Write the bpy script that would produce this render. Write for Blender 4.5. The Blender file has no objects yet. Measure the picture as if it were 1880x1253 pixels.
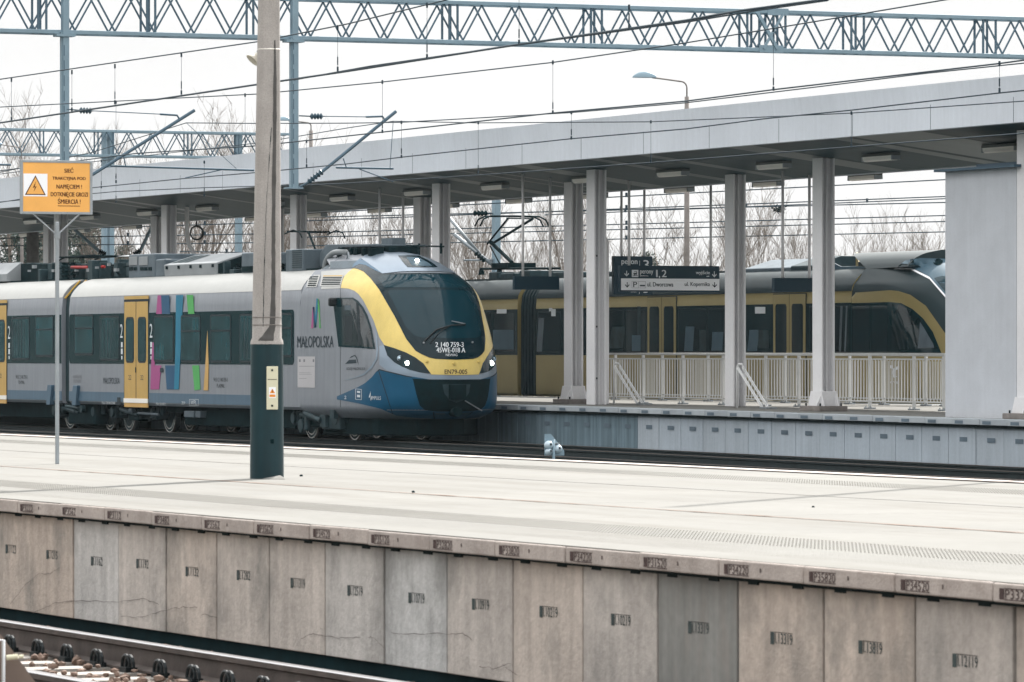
import bpy, bmesh, math, random
import numpy as np
from mathutils import Vector, Matrix
from mathutils.bvhtree import BVHTree
R = math.radians
sc = bpy.context.scene
COL = sc.collection

# ------------------------------------------------------------------ camera, sky, sun, exposure
# World: +x runs along the tracks towards the photographer, +y across them away from him, z=0 on the near rail.
F = 9600.0; TH = math.atan2(4103.0, F); S = math.sin(TH); C = math.cos(TH); H = 1.73
cd = bpy.data.cameras.new('camera'); cam = bpy.data.objects.new('camera', cd); COL.objects.link(cam)
right = Vector((S, C, 0)); fwd = Vector((-C, S, 0)); up = Vector((0, 0, 1))
m = Matrix((right, up, -fwd)).transposed().to_4x4(); m.translation = Vector((0, 0, H)); cam.matrix_world = m
cd.sensor_width = 36; cd.lens = F / 1880 * 36; cd.shift_y = 23.5 / 1880
cd.clip_start = 1; cd.clip_end = 9000
cd.dof.use_dof = True; cd.dof.focus_distance = 103; cd.dof.aperture_fstop = 18
sc.camera = cam
SUN_EL = 38.0; SUN_DIR = Vector((-0.70 * math.cos(R(SUN_EL)), 0.714 * math.cos(R(SUN_EL)), math.sin(R(SUN_EL)))).normalized()
w = bpy.data.worlds.new('World'); sc.world = w; w.use_nodes = True
nt = w.node_tree; bg = nt.nodes['Background']; sky = nt.nodes.new('ShaderNodeTexSky')
sky.sky_type = 'NISHITA'; sky.sun_disc = False; sky.sun_elevation = R(SUN_EL)
sky.sun_rotation = math.atan2(SUN_DIR.x, SUN_DIR.y) % (2 * math.pi)
sky.air_density = 0.9; sky.dust_density = 0.6; sky.ozone_density = 1.0
hs = nt.nodes.new('ShaderNodeHueSaturation'); hs.inputs['Saturation'].default_value = 0.42   # thin high cloud takes the blue out of the sky
cl_ = nt.nodes.new('ShaderNodeVectorMath'); cl_.operation = 'MINIMUM'; cl_.inputs[1].default_value = (1.17, 1.16, 1.15)   # veil of cloud evens out the glow round the sun
tc_ = nt.nodes.new('ShaderNodeTexCoord'); mp_ = nt.nodes.new('ShaderNodeMapping'); mp_.inputs['Scale'].default_value = (3, 3, 14)
nz_ = nt.nodes.new('ShaderNodeTexNoise'); nz_.inputs['Scale'].default_value = 2.2; nz_.inputs['Detail'].default_value = 6
mr_ = nt.nodes.new('ShaderNodeMapRange'); mr_.inputs[1].default_value = .35; mr_.inputs[2].default_value = .65; mr_.inputs[3].default_value = .955; mr_.inputs[4].default_value = 1.02
vs_ = nt.nodes.new('ShaderNodeVectorMath'); vs_.operation = 'SCALE'
nt.links.new(tc_.outputs['Generated'], mp_.inputs[0]); nt.links.new(mp_.outputs[0], nz_.inputs[0]); nt.links.new(nz_.outputs[0], mr_.inputs[0])
nt.links.new(sky.outputs[0], hs.inputs['Color']); nt.links.new(hs.outputs[0], cl_.inputs[0]); nt.links.new(cl_.outputs[0], vs_.inputs[0]); nt.links.new(mr_.outputs[0], vs_.inputs['Scale']); 
sz_ = nt.nodes.new('ShaderNodeSeparateXYZ'); zr_ = nt.nodes.new('ShaderNodeMapRange'); zr_.inputs[1].default_value = .06; zr_.inputs[2].default_value = .7; zr_.inputs[3].default_value = 1.0; zr_.inputs[4].default_value = 2.5   # unseen zenith brightened like overcast cloud, lifting fill in the shade
vz_ = nt.nodes.new('ShaderNodeVectorMath'); vz_.operation = 'SCALE'
nt.links.new(tc_.outputs['Generated'], sz_.inputs[0]); nt.links.new(sz_.outputs['Z'], zr_.inputs[0]); nt.links.new(vs_.outputs[0], vz_.inputs[0]); nt.links.new(zr_.outputs[0], vz_.inputs['Scale']); nt.links.new(vz_.outputs[0], bg.inputs[0]); bg.inputs[1].default_value = 0.15
sl = bpy.data.lights.new('sun', 'SUN'); sl.energy = 2.0; sl.angle = R(0.6); sl.color = (1.0, 0.95, 0.895)
so = bpy.data.objects.new('sun', sl); COL.objects.link(so); so.rotation_euler = SUN_DIR.to_track_quat('Z', 'Y').to_euler(); so.location = (-60, 60, 60)
sc.view_settings.view_transform = 'Standard'; sc.view_settings.look = 'None'
sc.view_settings.exposure = 2.5; sc.view_settings.gamma = 1.0

# ------------------------------------------------------------------ helpers
def pos(px, py, D):
    xn = (px - 940) / F; Z = D / (xn * C + S)
    return Vector((Z * (-C + xn * S), D, H - (py - 650) * Z / F))
def X(px, D): return pos(px, 650, D).x
def posx(px, py, x):
    xn = (px - 940) / F; y = -x * (S + xn * C) / (C - xn * S); Z = -x * C + y * S
    return Vector((x, y, H - (py - 650) * Z / F))
def posZ(px, py, Z):
    xn = (px - 940) / F
    return Vector((Z * (-C + xn * S), Z * (xn * C + S), H - (py - 650) * Z / F))
def dip(x): return -0.055 * min(max((x + 96) / 16, 0), 1.3)

def srgb(h):
    h = h.lstrip('#'); out = []
    for i in (0, 2, 4):
        v = int(h[i:i + 2], 16) / 255; out.append(v / 12.92 if v <= .04045 else ((v + .055) / 1.055) ** 2.4)
    return tuple(out)

WP = {}
SPLIT = {'cable_box', 'hatch', 'latch', 'screw', 'anchor_nut', 'end_cap', 'bolt_head', 'washer_nozzle', 'warning_lamp', 'bellows_trim', 'roof_box', 'equipment_box', 'step_fairing', 'small_fitting', 'red_insulator', 'brake_gear', 'damper', 'cab_panel', 'headlamp_unit', 'navy_roof_band', 'corbel_shadow', 'hump_cover', 'stay', 'pipe', 'axle_box', 'curtain', 'hanger', 'underframe', 'cab_side_window', 'cove_panel', 'cab_shoulder', 'blue_apron', 'window_post'}
class MB:
    def __init__(s): s.v = []; s.f = []
    def add(s, vs, fs):
        n = len(s.v); s.v += [tuple(v) for v in vs]; s.f += [tuple(i + n for i in f) for f in fs]; return s
    def box(s, x0, x1, y0, y1, z0, z1):
        if x0 > x1: x0, x1 = x1, x0
        if y0 > y1: y0, y1 = y1, y0
        if z0 > z1: z0, z1 = z1, z0
        return s.add([(x0,y0,z0),(x1,y0,z0),(x1,y1,z0),(x0,y1,z0),(x0,y0,z1),(x1,y0,z1),(x1,y1,z1),(x0,y1,z1)],
              [(0,3,2,1),(4,5,6,7),(0,1,5,4),(1,2,6,5),(2,3,7,6),(3,0,4,7)])
    def bar(s, p, q, w, h=None, upv=(0, 0, 1)):
        p = Vector(p); q = Vector(q); h = h or w; d = (q - p).normalized(); u = Vector(upv)
        if abs(d.dot(u)) > .98: u = Vector((1, 0, 0))
        a = d.cross(u).normalized(); b = a.cross(d).normalized()
        vs = [c + a * i * w / 2 + b * j * h / 2 for c in (p, q) for i, j in ((-1,-1),(1,-1),(1,1),(-1,1))]
        return s.add(vs, [(0,1,2,3),(7,6,5,4),(0,4,5,1),(1,5,6,2),(2,6,7,3),(3,7,4,0)])
    def tube(s, pts, r, n=8, caps=True):
        pts = [Vector(p) for p in pts]; rs = r if isinstance(r, (list, tuple)) else [r] * len(pts)
        base = len(s.v); prev = None
        for i, p in enumerate(pts):
            d = (pts[min(i + 1, len(pts) - 1)] - pts[max(i - 1, 0)])
            d = d.normalized() if d.length > 1e-9 else Vector((0, 0, 1))
            if prev is None:
                u = Vector((0, 0, 1)) if abs(d.z) < .9 else Vector((1, 0, 0)); a = d.cross(u).normalized()
            else: a = (prev - d * prev.dot(d)).normalized()
            prev = a; b = d.cross(a)
            for k in range(n):
                t = 2 * math.pi * k / n; s.v.append(tuple(p + (a * math.cos(t) + b * math.sin(t)) * rs[i]))
        for i in range(len(pts) - 1):
            for k in range(n):
                k2 = (k + 1) % n; o = base + i * n
                s.f.append((o + k, o + k2, o + n + k2, o + n + k))
        if caps:
            s.f.append(tuple(base + k for k in range(n))[::-1]); o = base + (len(pts) - 1) * n
            s.f.append(tuple(o + k for k in range(n)))
        return s
    def prism_xz(s, P, y0, y1):
        n = len(P); vs = [(p[0], y0, p[1]) for p in P] + [(p[0], y1, p[1]) for p in P]
        return s.add(vs, [tuple(range(n)), tuple(range(2 * n - 1, n - 1, -1))] + [(i, n + i, n + (i + 1) % n, (i + 1) % n) for i in range(n)])
    def prism_yz(s, P, x0, x1):
        n = len(P); vs = [(x0, p[0], p[1]) for p in P] + [(x1, p[0], p[1]) for p in P]
        return s.add(vs, [tuple(range(n)), tuple(range(2 * n - 1, n - 1, -1))] + [(i, n + i, n + (i + 1) % n, (i + 1) % n) for i in range(n)])
    def prism_xy(s, P, z0, z1):
        n = len(P); vs = [(p[0], p[1], z0) for p in P] + [(p[0], p[1], z1) for p in P]
        return s.add(vs, [tuple(range(n)), tuple(range(2 * n - 1, n - 1, -1))] + [(i, n + i, n + (i + 1) % n, (i + 1) % n) for i in range(n)])
    def loft_x(s, P, xs, dz=None, closed=True):
        n = len(P); base = len(s.v)
        for x in xs:
            d = dz(x) if dz else 0
            for p in P: s.v.append((x, p[0], p[1] + d))
        for i in range(len(xs) - 1):
            for k in range(n if closed else n - 1):
                k2 = (k + 1) % n; o = base + i * n
                s.f.append((o + k, o + k2, o + n + k2, o + n + k))
        if closed:
            s.f.append(tuple(base + k for k in range(n))); o = base + (len(xs) - 1) * n
            s.f.append(tuple(o + n - 1 - k for k in range(n)))
        return s
    def disc_y(s, c, r0, r1, y0, y1, n=32):
        # ring (r0 may be 0) around an axis along y
        base = len(s.v); pr = [(r0, y0), (r1, y0), (r1, y1), (r0, y1)]
        for k in range(n):
            t = 2 * math.pi * k / n
            for r, y in pr: s.v.append((c[0] + r * math.cos(t), y, c[2] + r * math.sin(t)))
        for k in range(n):
            a = base + 4 * k; b = base + 4 * ((k + 1) % n)
            for j in range(4): s.f.append((a + j, a + (j + 1) % 4, b + (j + 1) % 4, b + j))
        return s
    def build(s, name, mat, parent=None, smooth=False, bevel=0, origin=None):
        vs = np.array(s.v, dtype=float)
        if origin is None:
            mn = vs.min(0); mx = vs.max(0); o = Vector(((mn[0] + mx[0]) / 2, (mn[1] + mx[1]) / 2, mn[2]))
        else: o = Vector(origin)
        if name in SPLIT and origin is None:
            par = list(range(len(s.v)))
            def fd(a):
                while par[a] != a: par[a] = par[par[a]]; a = par[a]
                return a
            for f in s.f:
                for q in f[1:]:
                    a, b = fd(f[0]), fd(q)
                    if a != b: par[b] = a
            comps = {}
            for f in s.f: comps.setdefault(fd(f[0]), []).append(f)
            if 1 < len(comps) <= 60:
                last = None
                for fs in comps.values():
                    ids = sorted({i for f in fs for i in f}); mp = {j: i for i, j in enumerate(ids)}
                    m2 = MB(); m2.v = [s.v[i] for i in ids]; m2.f = [tuple(mp[i] for i in f) for f in fs]
                    ob = m2.build(name, mat, parent, smooth, bevel, origin); last = last or ob
                return last
        me = bpy.data.meshes.new(name); me.from_pydata([tuple(v) for v in (vs - np.array(o))], [], s.f)
        bm = bmesh.new(); bm.from_mesh(me); bmesh.ops.recalc_face_normals(bm, faces=bm.faces); bm.to_mesh(me); bm.free()
        if smooth:
            me.polygons.foreach_set('use_smooth', [True] * len(me.polygons))
            if smooth != True: me.set_sharp_from_angle(angle=R(smooth))
        me.materials.append(mat); ob = bpy.data.objects.new(name, me); COL.objects.link(ob)
        WP[ob] = o; setpar(ob, parent)
        if bevel:
            b = ob.modifiers.new('bevel', 'BEVEL'); b.width = bevel; b.segments = 2; b.limit_method = 'ANGLE'
        return ob
def setpar(ob, parent):
    if parent is None: ob.location = WP[ob]
    else: ob.parent = parent; ob.location = WP[ob] - WP[parent]
def tag(o, label=None, cat=None, group=None, kind=None):
    if label: o['label'] = label
    if cat: o['category'] = cat
    if group: o['group'] = group
    if kind: o['kind'] = kind
    return o
def thing(name, loc, label, cat, group=None):
    o = bpy.data.objects.new(name, None); COL.objects.link(o); o.empty_display_size = .3
    WP[o] = Vector(loc); o.location = loc; return tag(o, label, cat, group)
KIDS = {}
def copy_tree(o, parent=None):
    c = o.copy(); COL.objects.link(c); WP[c] = WP[o]
    if parent is not None: c.parent = parent
    for ch in [x for x in o.children]: copy_tree(ch, c)
    return c

# ------------------------------------------------------------------ materials
def mat(name, col, rough=.6, metal=0, var=.12, scale=1.5, streak=0, bump=0, bscale=30, spec=.22, coat=0, alt=None, emit=None, fine=0, stains=None):
    if isinstance(col, str): col = srgb(col)
    M = bpy.data.materials.new(name); M.use_nodes = True; t = M.node_tree; N = t.nodes; L = t.links
    b = N['Principled BSDF']; b.inputs['Roughness'].default_value = rough; b.inputs['Metallic'].default_value = metal
    b.inputs['Specular IOR Level'].default_value = spec; b.inputs['Coat Weight'].default_value = coat; b.inputs['Coat Roughness'].default_value = .08
    geo = N.new('ShaderNodeNewGeometry'); pos_ = geo.outputs['Position']
    cur = None
    rgb = N.new('ShaderNodeRGB'); rgb.outputs[0].default_value = (*col, 1); cur = rgb.outputs[0]
    oi = N.new('ShaderNodeObjectInfo')
    if alt is not None:
        if isinstance(alt, str): alt = srgb(alt)
        mx = N.new('ShaderNodeMix'); mx.data_type = 'RGBA'; L.new(oi.outputs['Random'], mx.inputs[0]); L.new(cur, mx.inputs[6]); mx.inputs[7].default_value = (*alt, 1); cur = mx.outputs[2]
    def mul(fac_socket, lo, hi):
        nonlocal cur
        mr = N.new('ShaderNodeMapRange'); L.new(fac_socket, mr.inputs[0]); mr.inputs[1].default_value = .3; mr.inputs[2].default_value = .7
        mr.inputs[3].default_value = lo; mr.inputs[4].default_value = hi
        vm = N.new('ShaderNodeVectorMath'); vm.operation = 'SCALE'; L.new(cur, vm.inputs[0]); L.new(mr.outputs[0], vm.inputs['Scale']); cur = vm.outputs[0]
    def noise(sc_, det=4, mp=None, rough_=.55):
        n = N.new('ShaderNodeTexNoise'); n.inputs['Scale'].default_value = sc_; n.inputs['Detail'].default_value = det; n.inputs['Roughness'].default_value = rough_
        if mp:
            g = N.new('ShaderNodeMapping'); g.inputs['Scale'].default_value = mp; L.new(pos_, g.inputs[0]); L.new(g.outputs[0], n.inputs[0])
        else: L.new(pos_, n.inputs[0])
        return n
    if var: mul(noise(scale).outputs[0], 1 - var, 1 + var)
    if fine: mul(noise(scale * 18, 3).outputs[0], 1 - fine, 1 + fine)
    if streak: mul(noise(1, 4, (9, 9, .5)).outputs[0], 1 - streak, 1 + streak * .5)
    if stains:
        st, amt, ssc = stains; st = srgb(st) if isinstance(st, str) else st
        n = noise(1, 5, ssc, .65); mr = N.new('ShaderNodeMapRange'); L.new(n.outputs[0], mr.inputs[0]); mr.inputs[1].default_value = .5; mr.inputs[2].default_value = .68; mr.inputs[4].default_value = amt
        mx = N.new('ShaderNodeMix'); mx.data_type = 'RGBA'; L.new(mr.outputs[0], mx.inputs[0]); L.new(cur, mx.inputs[6]); mx.inputs[7].default_value = (*st, 1); cur = mx.outputs[2]
    L.new(cur, b.inputs['Base Color'])
    if bump:
        bp = N.new('ShaderNodeBump'); bp.inputs['Strength'].default_value = min(bump, 1); bp.inputs['Distance'].default_value = .02 * max(bump, 1)
        L.new(noise(bscale, 5).outputs[0], bp.inputs['Height']); L.new(bp.outputs[0], b.inputs['Normal'])
    if emit:
        e, st = emit; e = srgb(e) if isinstance(e, str) else e
        b.inputs['Emission Color'].default_value = (*e, 1); b.inputs['Emission Strength'].default_value = st
    return M
TEAL = (.010, .030, .036)
M = dict(
 ballast=mat('ballast', '#5c554f', .95, var=.35, scale=3, bump=1, bscale=14, fine=.5),
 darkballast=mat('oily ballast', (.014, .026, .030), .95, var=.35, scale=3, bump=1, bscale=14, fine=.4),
 ground=mat('earth', '#5b584a', .95, var=.3, scale=.2, bump=.6, bscale=5),
 stone=mat('stones', '#6a605a', .9, var=.45, scale=14, alt='#6b5548'),
 paving=mat('pale paving concrete', '#767673', .9, var=.06, scale=.5, fine=.04, spec=.05, stains=('#66645f', .5, (.22, 2.0, 1))),
 coping=mat('coping concrete', '#a89f99', .85, var=.12, scale=3, streak=.12, fine=.08, bump=.25, bscale=60, alt='#9c948f', stains=('#6a5d56', .4, (3, 3, 6))),
 panel=mat('precast concrete', '#b0b0af', .85, var=.2, scale=1.1, streak=.16, fine=.1, bump=.3, bscale=40, alt='#b3a69b', stains=('#6a6a67', .65, (1.6, 1.6, 1.1))),
 panelwet=mat('stained concrete', '#7c7c79', .85, var=.22, scale=1.1, streak=.22, fine=.07, alt='#7e7f7c', stains=('#8a8079', .5, (3, 3, .7))),
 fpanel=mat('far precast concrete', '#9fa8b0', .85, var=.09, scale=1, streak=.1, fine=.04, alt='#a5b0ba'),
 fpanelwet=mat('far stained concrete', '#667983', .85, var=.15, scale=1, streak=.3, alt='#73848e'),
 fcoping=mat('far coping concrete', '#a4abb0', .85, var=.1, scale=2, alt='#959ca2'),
 stencil=mat('stencil paint', (.045, .06, .06), .8, var=.3, scale=30),
 stencilbrown=mat('brown stencil paint', (.06, .04, .038), .8, var=.4, scale=40),
 gap=mat('joint filler and shadow', (.012, .022, .024), .95, var=.2),
 crack=mat('joint dirt', '#6a5446', .95, var=.4, scale=8),
 groove=mat('groove dirt', '#6b6b69', .95, var=.2, scale=4),
 railtop=mat('polished rail head', '#c9c9cc', .22, 1, var=.05),
 railside=mat('rusty rail web', '#4b4441', .75, 0, var=.25, scale=6, bump=.2, streak=.15),
 darkrail=mat('dark rail', (.012, .02, .022), .7, var=.25, scale=6),
 sleeper=mat('concrete sleeper', '#8a8681', .8, var=.12, scale=4, fine=.1),
 clip=mat('black steel clip', (.012, .016, .018), .5, .3, var=.2),
 galv=mat('galvanised steel', '#8f969b', .45, .35, var=.12, scale=4, fine=.05),
 gantry=mat('blue grey painted steel', '#7b909c', .5, .1, var=.08, scale=2, fine=.05),
 gantrydark=mat('gantry lattice steel', '#4b606e', .55, 0, var=.1),
 wire=mat('overhead wire', (.022, .04, .055), .55, .3, var=.1),
 insul=mat('insulator porcelain', '#3c505c', .35, 0, var=.1),
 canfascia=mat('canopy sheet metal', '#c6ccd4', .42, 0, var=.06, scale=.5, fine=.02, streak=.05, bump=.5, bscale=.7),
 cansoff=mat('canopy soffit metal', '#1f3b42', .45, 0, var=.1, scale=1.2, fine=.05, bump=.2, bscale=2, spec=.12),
 cansoffglint=mat('canopy soffit painted reflection', '#5f696b', .35, 0, var=.08, scale=2),
 hair=mat('hairline crack', '#5a5452', .9, var=.2),
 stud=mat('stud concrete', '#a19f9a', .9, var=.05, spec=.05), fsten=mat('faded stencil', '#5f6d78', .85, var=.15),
 column=mat('column paint', '#dadadc', .5, 0, var=.05, scale=1, fine=.03),
 footing=mat('footing concrete', '#77726f', .9, var=.2, scale=6),
 lampbody=mat('lamp housing', '#5d6160', .6, var=.1), lampglass=mat('lamp diffuser', '#f2efe8', .25, 0, var=.04),
 signteal=mat('sign blue', (.003, .026, .044), .4, var=.05), signwhite=mat('sign white', '#e6e8ec', .45, var=.03), white=mat('white vinyl', '#d3d8dc', .5, var=.02),
 black=mat('black paint', (.012, .016, .018), .5, var=.1), darktext=mat('dark lettering', (.012, .028, .04), .5, var=0),
 yellowsign=mat('amber enamel', '#e2a85c', .4, var=.06, scale=3), redtext=mat('brown lettering', '#3d1410', .5, var=0), orange=mat('orange vinyl', '#d8862e', .5, var=.03),
 polec=mat('spun concrete pole', '#999592', .85, var=.1, scale=5, fine=.12, streak=.15, bump=.25, bscale=60),
 polet=mat('pole base paint', (.009, .032, .040), .45, var=.15, scale=3, streak=.3), polestain=mat('damp pole stain', '#4b4a49', .8, var=.2, scale=12),
 ivory=mat('ivory plastic', '#c8c5ad', .5, var=.05), horn=mat('loudspeaker grey', '#b9b6ab', .5, var=.05),
 kiosk=mat('rendered wall', '#b9bdc3', .85, var=.05, scale=2, fine=.04, streak=.04, bump=.15, bscale=25),
 kroof=mat('kiosk roof sheet', '#41596a', .4, .3, var=.1),
 railing=mat('railing paint', '#c9cac9', .5, 0, var=.05),
 bark=mat('bark', '#6a615a', .9, var=.2, scale=3), barkpale=mat('birch bark', '#97908b', .8, var=.3, scale=6), twig=mat('twigs', '#6f6760', .9, var=.2, scale=2),
 wood=mat('unseen reflection wood', (.012, .024, .024), .95, var=.4, scale=.3), needle=mat('pine needles', (.035, .06, .05), .8, var=.4, scale=1.2), scrub=mat('scrub twigs', '#857f79', .9, var=.25, scale=.6),
 # trains
 tgrey=mat('grey train paint', '#868b92', .42, .15, var=.05, scale=.8, streak=.1, coat=.05, fine=.02),
 twhite=mat('white roof paint', '#b0b1ae', .38, 0, var=.03, scale=1.2, streak=.03, coat=.05, bump=.12, bscale=1.2),
 tblue=mat('slate blue skirt paint', '#4b6578', .42, .05, var=.08, streak=.1, coat=.05),
 tnavy=mat('blue nose paint', (.007, .078, .155), .3, .0, var=.12, scale=2, coat=.05),
 tyellow=mat('yellow nose paint', '#d6be70', .36, 0, var=.05, scale=2, streak=.06, coat=.05, fine=.02),
 tsilver=mat('silver nose paint', '#8997a5', .3, .45, var=.05, scale=1.2, coat=.05),
 tband=mat('black window band', (.002, .022, .028), .08, 0, var=.1, spec=.15),
 tglass=mat('tinted glass', (.013, .055, .065), .06, 0, var=.5, scale=1.5, streak=.4, spec=.3),
 tshield=mat('windscreen glass', (.003, .026, .038), .04, 0, var=.25, scale=.6, spec=.22),
 tshieldframe=mat('windscreen surround', (.004, .017, .024), .12, 0, var=.1, spec=.15),
 cabglass=mat('cab side glass', (.035, .045, .05), .06, 0, var=.5, scale=2.5, spec=.5),
 seam=mat('seam', (.02, .03, .035), .7, var=0), tdark=mat('underframe grime', (.004, .015, .018), .85, var=.35, scale=4, spec=.05),
 tdark2=mat('roof gear', (.02, .042, .05), .6, .2, var=.4, scale=4), tgear=mat('roof unit grey', '#56626a', .55, .1, var=.18, scale=2, fine=.08, streak=.1),
 tgearlight=mat('roof hatch pale', '#84898c', .5, 0, var=.1, scale=2), red=mat('red insulator', '#9c2f2c', .5, var=.2),
 tyre=mat('polished tyre', '#d0d2d4', .25, 1, var=.05), bellows=mat('bellows rubber', (.008, .026, .032), .7, var=.25, scale=8),
 amber=mat('amber paint', '#c39a3a', .4, var=.1), dooryellow=mat('yellow door', '#c09c55', .4, 0, var=.06, scale=2, streak=.06, coat=.05),
 pink=mat('pink vinyl', '#a04a80', .45, var=.05), navyv=mat('navy vinyl', (.01, .075, .16), .45, var=.1), cyan=mat('cyan vinyl', (.006, .17, .28), .45, var=.08),
 green=mat('green vinyl', '#4fa558', .45, var=.06), orangev=mat('ochre vinyl', '#c8a05e', .45, var=.06),
 poster=mat('poster paper', '#b4b2b4', .5, var=.03), postertext=mat('poster print', '#77787c', .6, var=0),
 head=mat('lit headlamp', '#fff6e8', .2, emit=('#fff4e2', 14)), headglass=mat('headlamp glass', (.004, .018, .025), .06, var=.2, spec=.2), chrome=mat('reflector', '#9fb0bb', .15, 1, var=.1),
 gold=mat('gold paint', '#9d8f62', .3, .4, var=.08, scale=1, coat=.05, bump=.35, bscale=1.4), goldroof=mat('dark olive roof paint', (.010, .024, .029), .6, 0, var=.12, coat=.05),
 gglass=mat('smoked glass', (.004, .02, .025), .05, 0, var=.5, scale=1.5, spec=.3), blueshine=mat('blue grey cover', '#3f5866', .5, 0, var=.12),
 marker=mat('back of signal plate', '#6b5f58', .7, var=.1, scale=6), fglaze=mat('signal lens housing', '#b5c5cf', .4, var=.1),
 ladder=mat('perforated aluminium', '#e6e7e8', .4, 0, var=.05),
)
HZ = bpy.data.materials.new('tint_haze'); HZ.use_nodes = True; HZ.node_tree.nodes.clear()
_o = HZ.node_tree.nodes.new('ShaderNodeOutputMaterial'); _v = HZ.node_tree.nodes.new('ShaderNodeVolumePrincipled')
_v.inputs['Color'].default_value = (.78, .93, 1.0, 1); _v.inputs['Density'].default_value = .00007; _v.inputs['Anisotropy'].default_value = 0
HZ.node_tree.links.new(_v.outputs[0], _o.inputs['Volume']); M['tint_haze'] = HZ
# ------------------------------------------------------------------ text
TC = {}
def textmesh(s):
    if s in TC: return TC[s]
    cu = bpy.data.curves.new('t', 'FONT'); cu.body = s; cu.resolution_u = 3
    o = bpy.data.objects.new('t', cu); COL.objects.link(o); bpy.context.view_layer.update()
    me = bpy.data.meshes.new_from_object(o.evaluated_get(bpy.context.evaluated_depsgraph_get()))
    v = np.array([list(x.co) for x in me.vertices]); f = [tuple(p.vertices) for p in me.polygons]
    mn = v.min(0); mx = v.max(0); v = (v - mn) / np.maximum(mx - mn, 1e-6)
    bpy.data.objects.remove(o); bpy.data.meshes.remove(me); bpy.data.curves.remove(cu)
    TC[s] = (v, f); return TC[s]
def text_xz(mb, s, x0, x1, z0, z1, y):
    v, f = textmesh(s); mb.add([(x0 + (x1 - x0) * a[0], y, z0 + (z1 - z0) * a[1]) for a in v], f); return mb
def text_yz(mb, s, y0, y1, z0, z1, x):
    v, f = textmesh(s); mb.add([(x, y0 + (y1 - y0) * a[0], z0 + (z1 - z0) * a[1]) for a in v], f); return mb
def text_px(mb, s, px0, px1, py0, py1, D):
    a = pos(px0, py1, D); b = pos(px1, py0, D); return text_xz(mb, s, a.x, b.x, a.z, b.z, D)
def flat_px(mb, P, D):
    vs = [pos(p[0], p[1], D) for p in P]; mb.add(vs, [tuple(range(len(P)))]); return mb
def rrect(x0, x1, z0, z1, r, n=4):
    P = []
    for cx, cz, a0 in ((x1 - r, z1 - r, 0), (x0 + r, z1 - r, 90), (x0 + r, z0 + r, 180), (x1 - r, z0 + r, 270)):
        for k in range(n + 1):
            t = R(a0 + 90 * k / n); P.append((cx + r * math.cos(t), cz + r * math.sin(t)))
    return P

# ------------------------------------------------------------------ ground and tracks
g = MB(); g.add([(-4000, -3000, -.5), (600, -3000, -.5), (600, 4000, -.5), (-4000, 4000, -.5)], [(0, 1, 2, 3)])
tag(g.build('ground', M['ground']), kind='structure')
def sheet(name, x0, x1, y0, y1, z, m_, nx=1, amp=0, ny=1, dz=None):
    mb = MB(); rng = np.random.RandomState(3); xs = np.linspace(x0, x1, nx + 1); ys = np.linspace(y0, y1, ny + 1)
    for x in xs:
        for y in ys: mb.v.append((x, y, z + (rng.rand() - .5) * amp + (dz(x) if dz else 0)))
    for i in range(nx):
        for j in range(ny):
            a = i * (ny + 1) + j; mb.f.append((a, a + ny + 1, a + ny + 2, a + 1))
    return mb.build(name, m_)
tag(sheet('ballast_bed', -70, 5, 4, 11.5, -.19, M['ballast'], 300, .05, 40), kind='stuff')
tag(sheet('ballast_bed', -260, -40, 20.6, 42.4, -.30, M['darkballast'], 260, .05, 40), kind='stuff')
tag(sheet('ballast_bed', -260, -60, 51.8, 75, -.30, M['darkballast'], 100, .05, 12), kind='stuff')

def rail_prof(y, zt):
    z = zt - .17
    return [(y-.07,z),(y+.07,z),(y+.07,z+.012),(y+.014,z+.03),(y+.01,z+.125),(y+.034,z+.137),(y+.034,z+.162),(y-.034,z+.162),(y-.034,z+.137),(y-.01,z+.125),(y-.014,z+.03),(y-.07,z+.012)]
def track(yc, zt, x0, x1, label, near=False, dz=None, group=None):
    t = thing('railway_track', ((x0 + x1) / 2, yc, zt - .17), label, 'railway track', group)
    xs = list(np.linspace(x0, x1, 2 if not dz else 40))
    for s_ in (-1, 1):
        y = yc + s_ * .75
        mb = MB().loft_x(rail_prof(y, zt), xs, dz); r = mb.build('rail', M['railside'] if near else M['darkrail'], t)
        hp = [(y-.034,zt-.0075),(y+.034,zt-.0075),(y+.036,zt-.003),(y+.028,zt+.0015),(y-.028,zt+.0015),(y-.036,zt-.003)]
        MB().loft_x(hp, xs, dz).build('rail_head', M['railtop'] if near else M['railside'], r)
    n = 0
    x = x0 + .3
    xs_ = []
    while x < x1: xs_.append(x); x += .58
    if near: xs_ = [x for x in xs_ if x > -46][:90]
    for x in xs_[:100 if near else 0]:
        mb = MB().prism_yz([(yc-1.3,zt-.38),(yc+1.3,zt-.38),(yc+1.3,zt-.2),(yc+1.22,zt-.175),(yc-1.22,zt-.175),(yc-1.3,zt-.2)], x-.13, x+.13)
        sl_ = mb.build('sleeper', M['sleeper'], t)
        cb = MB()
        for s_ in (-1, 1):
            y = yc + s_ * .75
            for q in (-1, 1):
                for dx in (-.035, .035):
                    P = [(x + dx, y + q * (.085 + .05 * abs(math.sin(a))), zt - .165 + .075 * math.sin(a) + 0.02) for a in np.linspace(-.5, 3.64, 10)]
                    P = [(x + dx + .07 * math.cos(a), y + q * .115, zt - .165 + .028 + .062 * math.sin(a)) for a in np.linspace(-.5, 3.64, 10)]
                    cb.tube(P, .011, 6)
                cb.box(x-.06, x+.06, y+q*.075, y+q*.15, zt-.185, zt-.145)
        cb.build('rail_clip', M['clip'], sl_)
    return t
track(9.55, 0, -70, 4, 'railway track with concrete sleepers and shiny rail heads beside the near platform wall', near=True)
track(40.8, -.07, -250, -60, 'dark railway track that the blue and yellow train stands on', dz=dip)
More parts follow.
